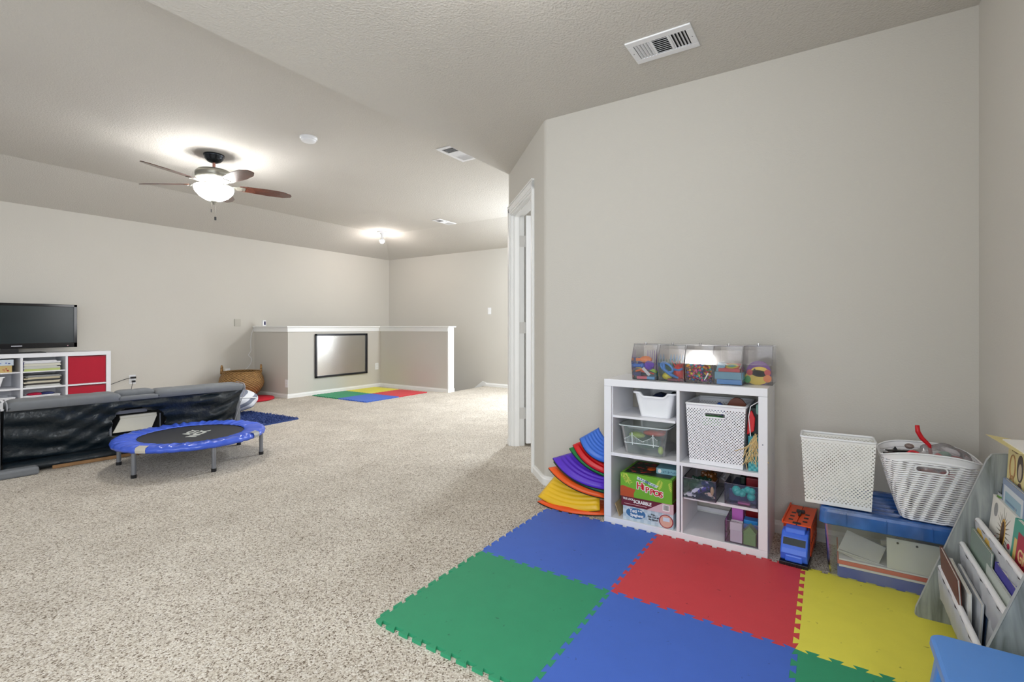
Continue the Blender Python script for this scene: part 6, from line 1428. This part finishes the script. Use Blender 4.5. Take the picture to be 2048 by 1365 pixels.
bm = BM(); box(bm, 0, 0.012, 0, 0.21, 0, 0.1); o = obj('navy_binder', bm, cmat(30, 30, 90)); o.location = (1.506, 7.24, 0.578); tag(o, 'navy binder edge beside the upper magazine pile', 'binder')
z_ = 0.4045
for k, (lb, c) in enumerate((('white tray at the bottom of the lower paper pile', (214, 214, 210)), ('dark paper layer second from the bottom in the lower pile', (70, 64, 60)), ('cream papers in the middle of the lower pile', (214, 206, 186)), ('dark grey layer under the top papers of the lower pile', (60, 62, 62)), ('tan papers near the top of the lower pile', (200, 190, 164)), ('grey torn papers on top of the lower pile', (150, 152, 152)))):
    bm = BM(); th = 0.022 if k % 2 == 0 else 0.018
    for q in range(3): o_ = random.uniform(-0.012, 0.01); box(bm, -0.146 + o_ + (0.02 if q == 2 else 0), 0.145 + o_, 0, 0.22, q * th / 3, (q + 0.8) * th / 3)
    o = obj('paper_stack', bm, cmat(*c, 0.7)); o.location = (1.668, 7.235, z_); tag(o, lb, 'papers'); z_ += th + 0.001
for x, lb in ((1.66, 'white perforated basket below the paper pile in the tv console, holding a red toy'), (1.30, 'white perforated basket at the far left bottom of the tv console')):
    t = thing('perforated_basket', lb, 'basket', (x, 7.23, 0.0455), (0, 0, PI / 2)); t.rotation_euler = (0, 0, -PI / 2)
    t.location = (x, 7.545, 0.0455); t.rotation_euler = (0, 0, -PI / 2); t.location = (x, 7.545, 0.0455)
    t.rotation_euler = (0, 0, PI / 2); t.location = (x, 7.235, 0.0455)
    sq_basket(t, PB1, 0.30, 0.30, 0.265, 0.265, 0.262, hz=0.225)
for x, c, lb in ((1.62, (200, 30, 70), 'red pink toy on top of the basket in the tv console'), (1.72, (60, 70, 120), 'blue toy beside the red pink one in the console basket')):
    bm = BM(); ico(bm, (0, 0, 0), 1, 2, (0.065, 0.07, 0.02)); o = obj('toy_block', bm, CC(*c)); o.location = (x, 7.33, 0.318); tag(o, lb, 'toy')
t = thing('storage_tub', 'white tub on the middle level at the left edge of the tv console', 'tub', (1.245, 7.235, 0.4045), (0, 0, PI / 2)); tub(t, 'tub_body', WPLAST, 0.24, 0.27, 0.18, 0.24, 0.125, rim=0.008, cr=0.02)
for z0, h, c, c2, lb in ((0.5775, 0.072, (196, 170, 110), (170, 40, 40), 'multicoloured game box on the tv console insert shelf'), (0.6505, 0.062, (196, 206, 216), (90, 110, 180), 'pale blue and white game box on the multicoloured one')):
    t = thing('board_game', lb, 'board game', (1.26 + (0.012 if h < .07 else 0), 7.235, z0)); bm = BM(); box(bm, -0.12, 0.165, 0, 0.22, 0, h); obj('box_body', bm, cmat(*c), t, bevel=0.001)
    bm = BM(); random.seed(int(h * 1000))
    for k in range(14): a, b = random.uniform(-0.11, 0.14), random.uniform(0.008, h - 0.018); box(bm, a, a + random.uniform(0.008, 0.02), -0.0008, 0, b, b + random.uniform(0.005, 0.012))
    obj('cover_print', bm, cmat(*c2), t)
bm = BM(); box(bm, 1.62, 1.66, 7.54, 7.56, 0.70, 0.722); tube(bm, [(1.70, 7.54, 0.725), (1.72, 7.52, 0.69)], 0.003, 6)

# television
tv = thing('television', 'black flat screen television with a glossy dark screen', 'television', (1.44, 7.36, CH))
bm = BM(); w2 = 0.548; z0, z1 = 0.052, 0.545
box(bm, -w2, w2, 0.0, 0.05, z0, z1); box(bm, -w2, w2, -0.012, 0, z0, z0 + 0.055); box(bm, -w2, w2, -0.012, 0, z1 - 0.028, z1); box(bm, -w2, -w2 + 0.03, -0.012, 0, z0, z1); box(bm, w2 - 0.03, w2, -0.012, 0, z0, z1)
obj('tv_bezel', bm, mat('gloss_black_bezel', srgb(14, 14, 18), 0.12), tv, bevel=0.003)
bm = BM(); box(bm, -w2 + 0.03, w2 - 0.03, -0.004, 0.001, z0 + 0.055, z1 - 0.028); obj('tv_screen', bm, mat('dark_screen', srgb(24, 36, 40), 0.22, var=0.2, scale=4), tv)
bm = BM(); box(bm, -0.10 + 0.02, 0.06, -0.01, 0.03, 0.008, 0.054); box(bm, -0.12, 0.26, -0.10, 0.10, 0.0, 0.010); obj('tv_stand', bm, BLACK, tv, bevel=0.003)
bm = BM(); box(bm, 0.0, 0.085, -0.0128, -0.012, z0 + 0.022, z0 + 0.031); obj('maker_badge', bm, cmat(200, 202, 210), tv)
bm = BM(); box(bm, 0.46, 0.468, -0.0128, -0.012, z0 + 0.016, z0 + 0.024); obj('power_light', bm, cmat(220, 170, 180), tv)
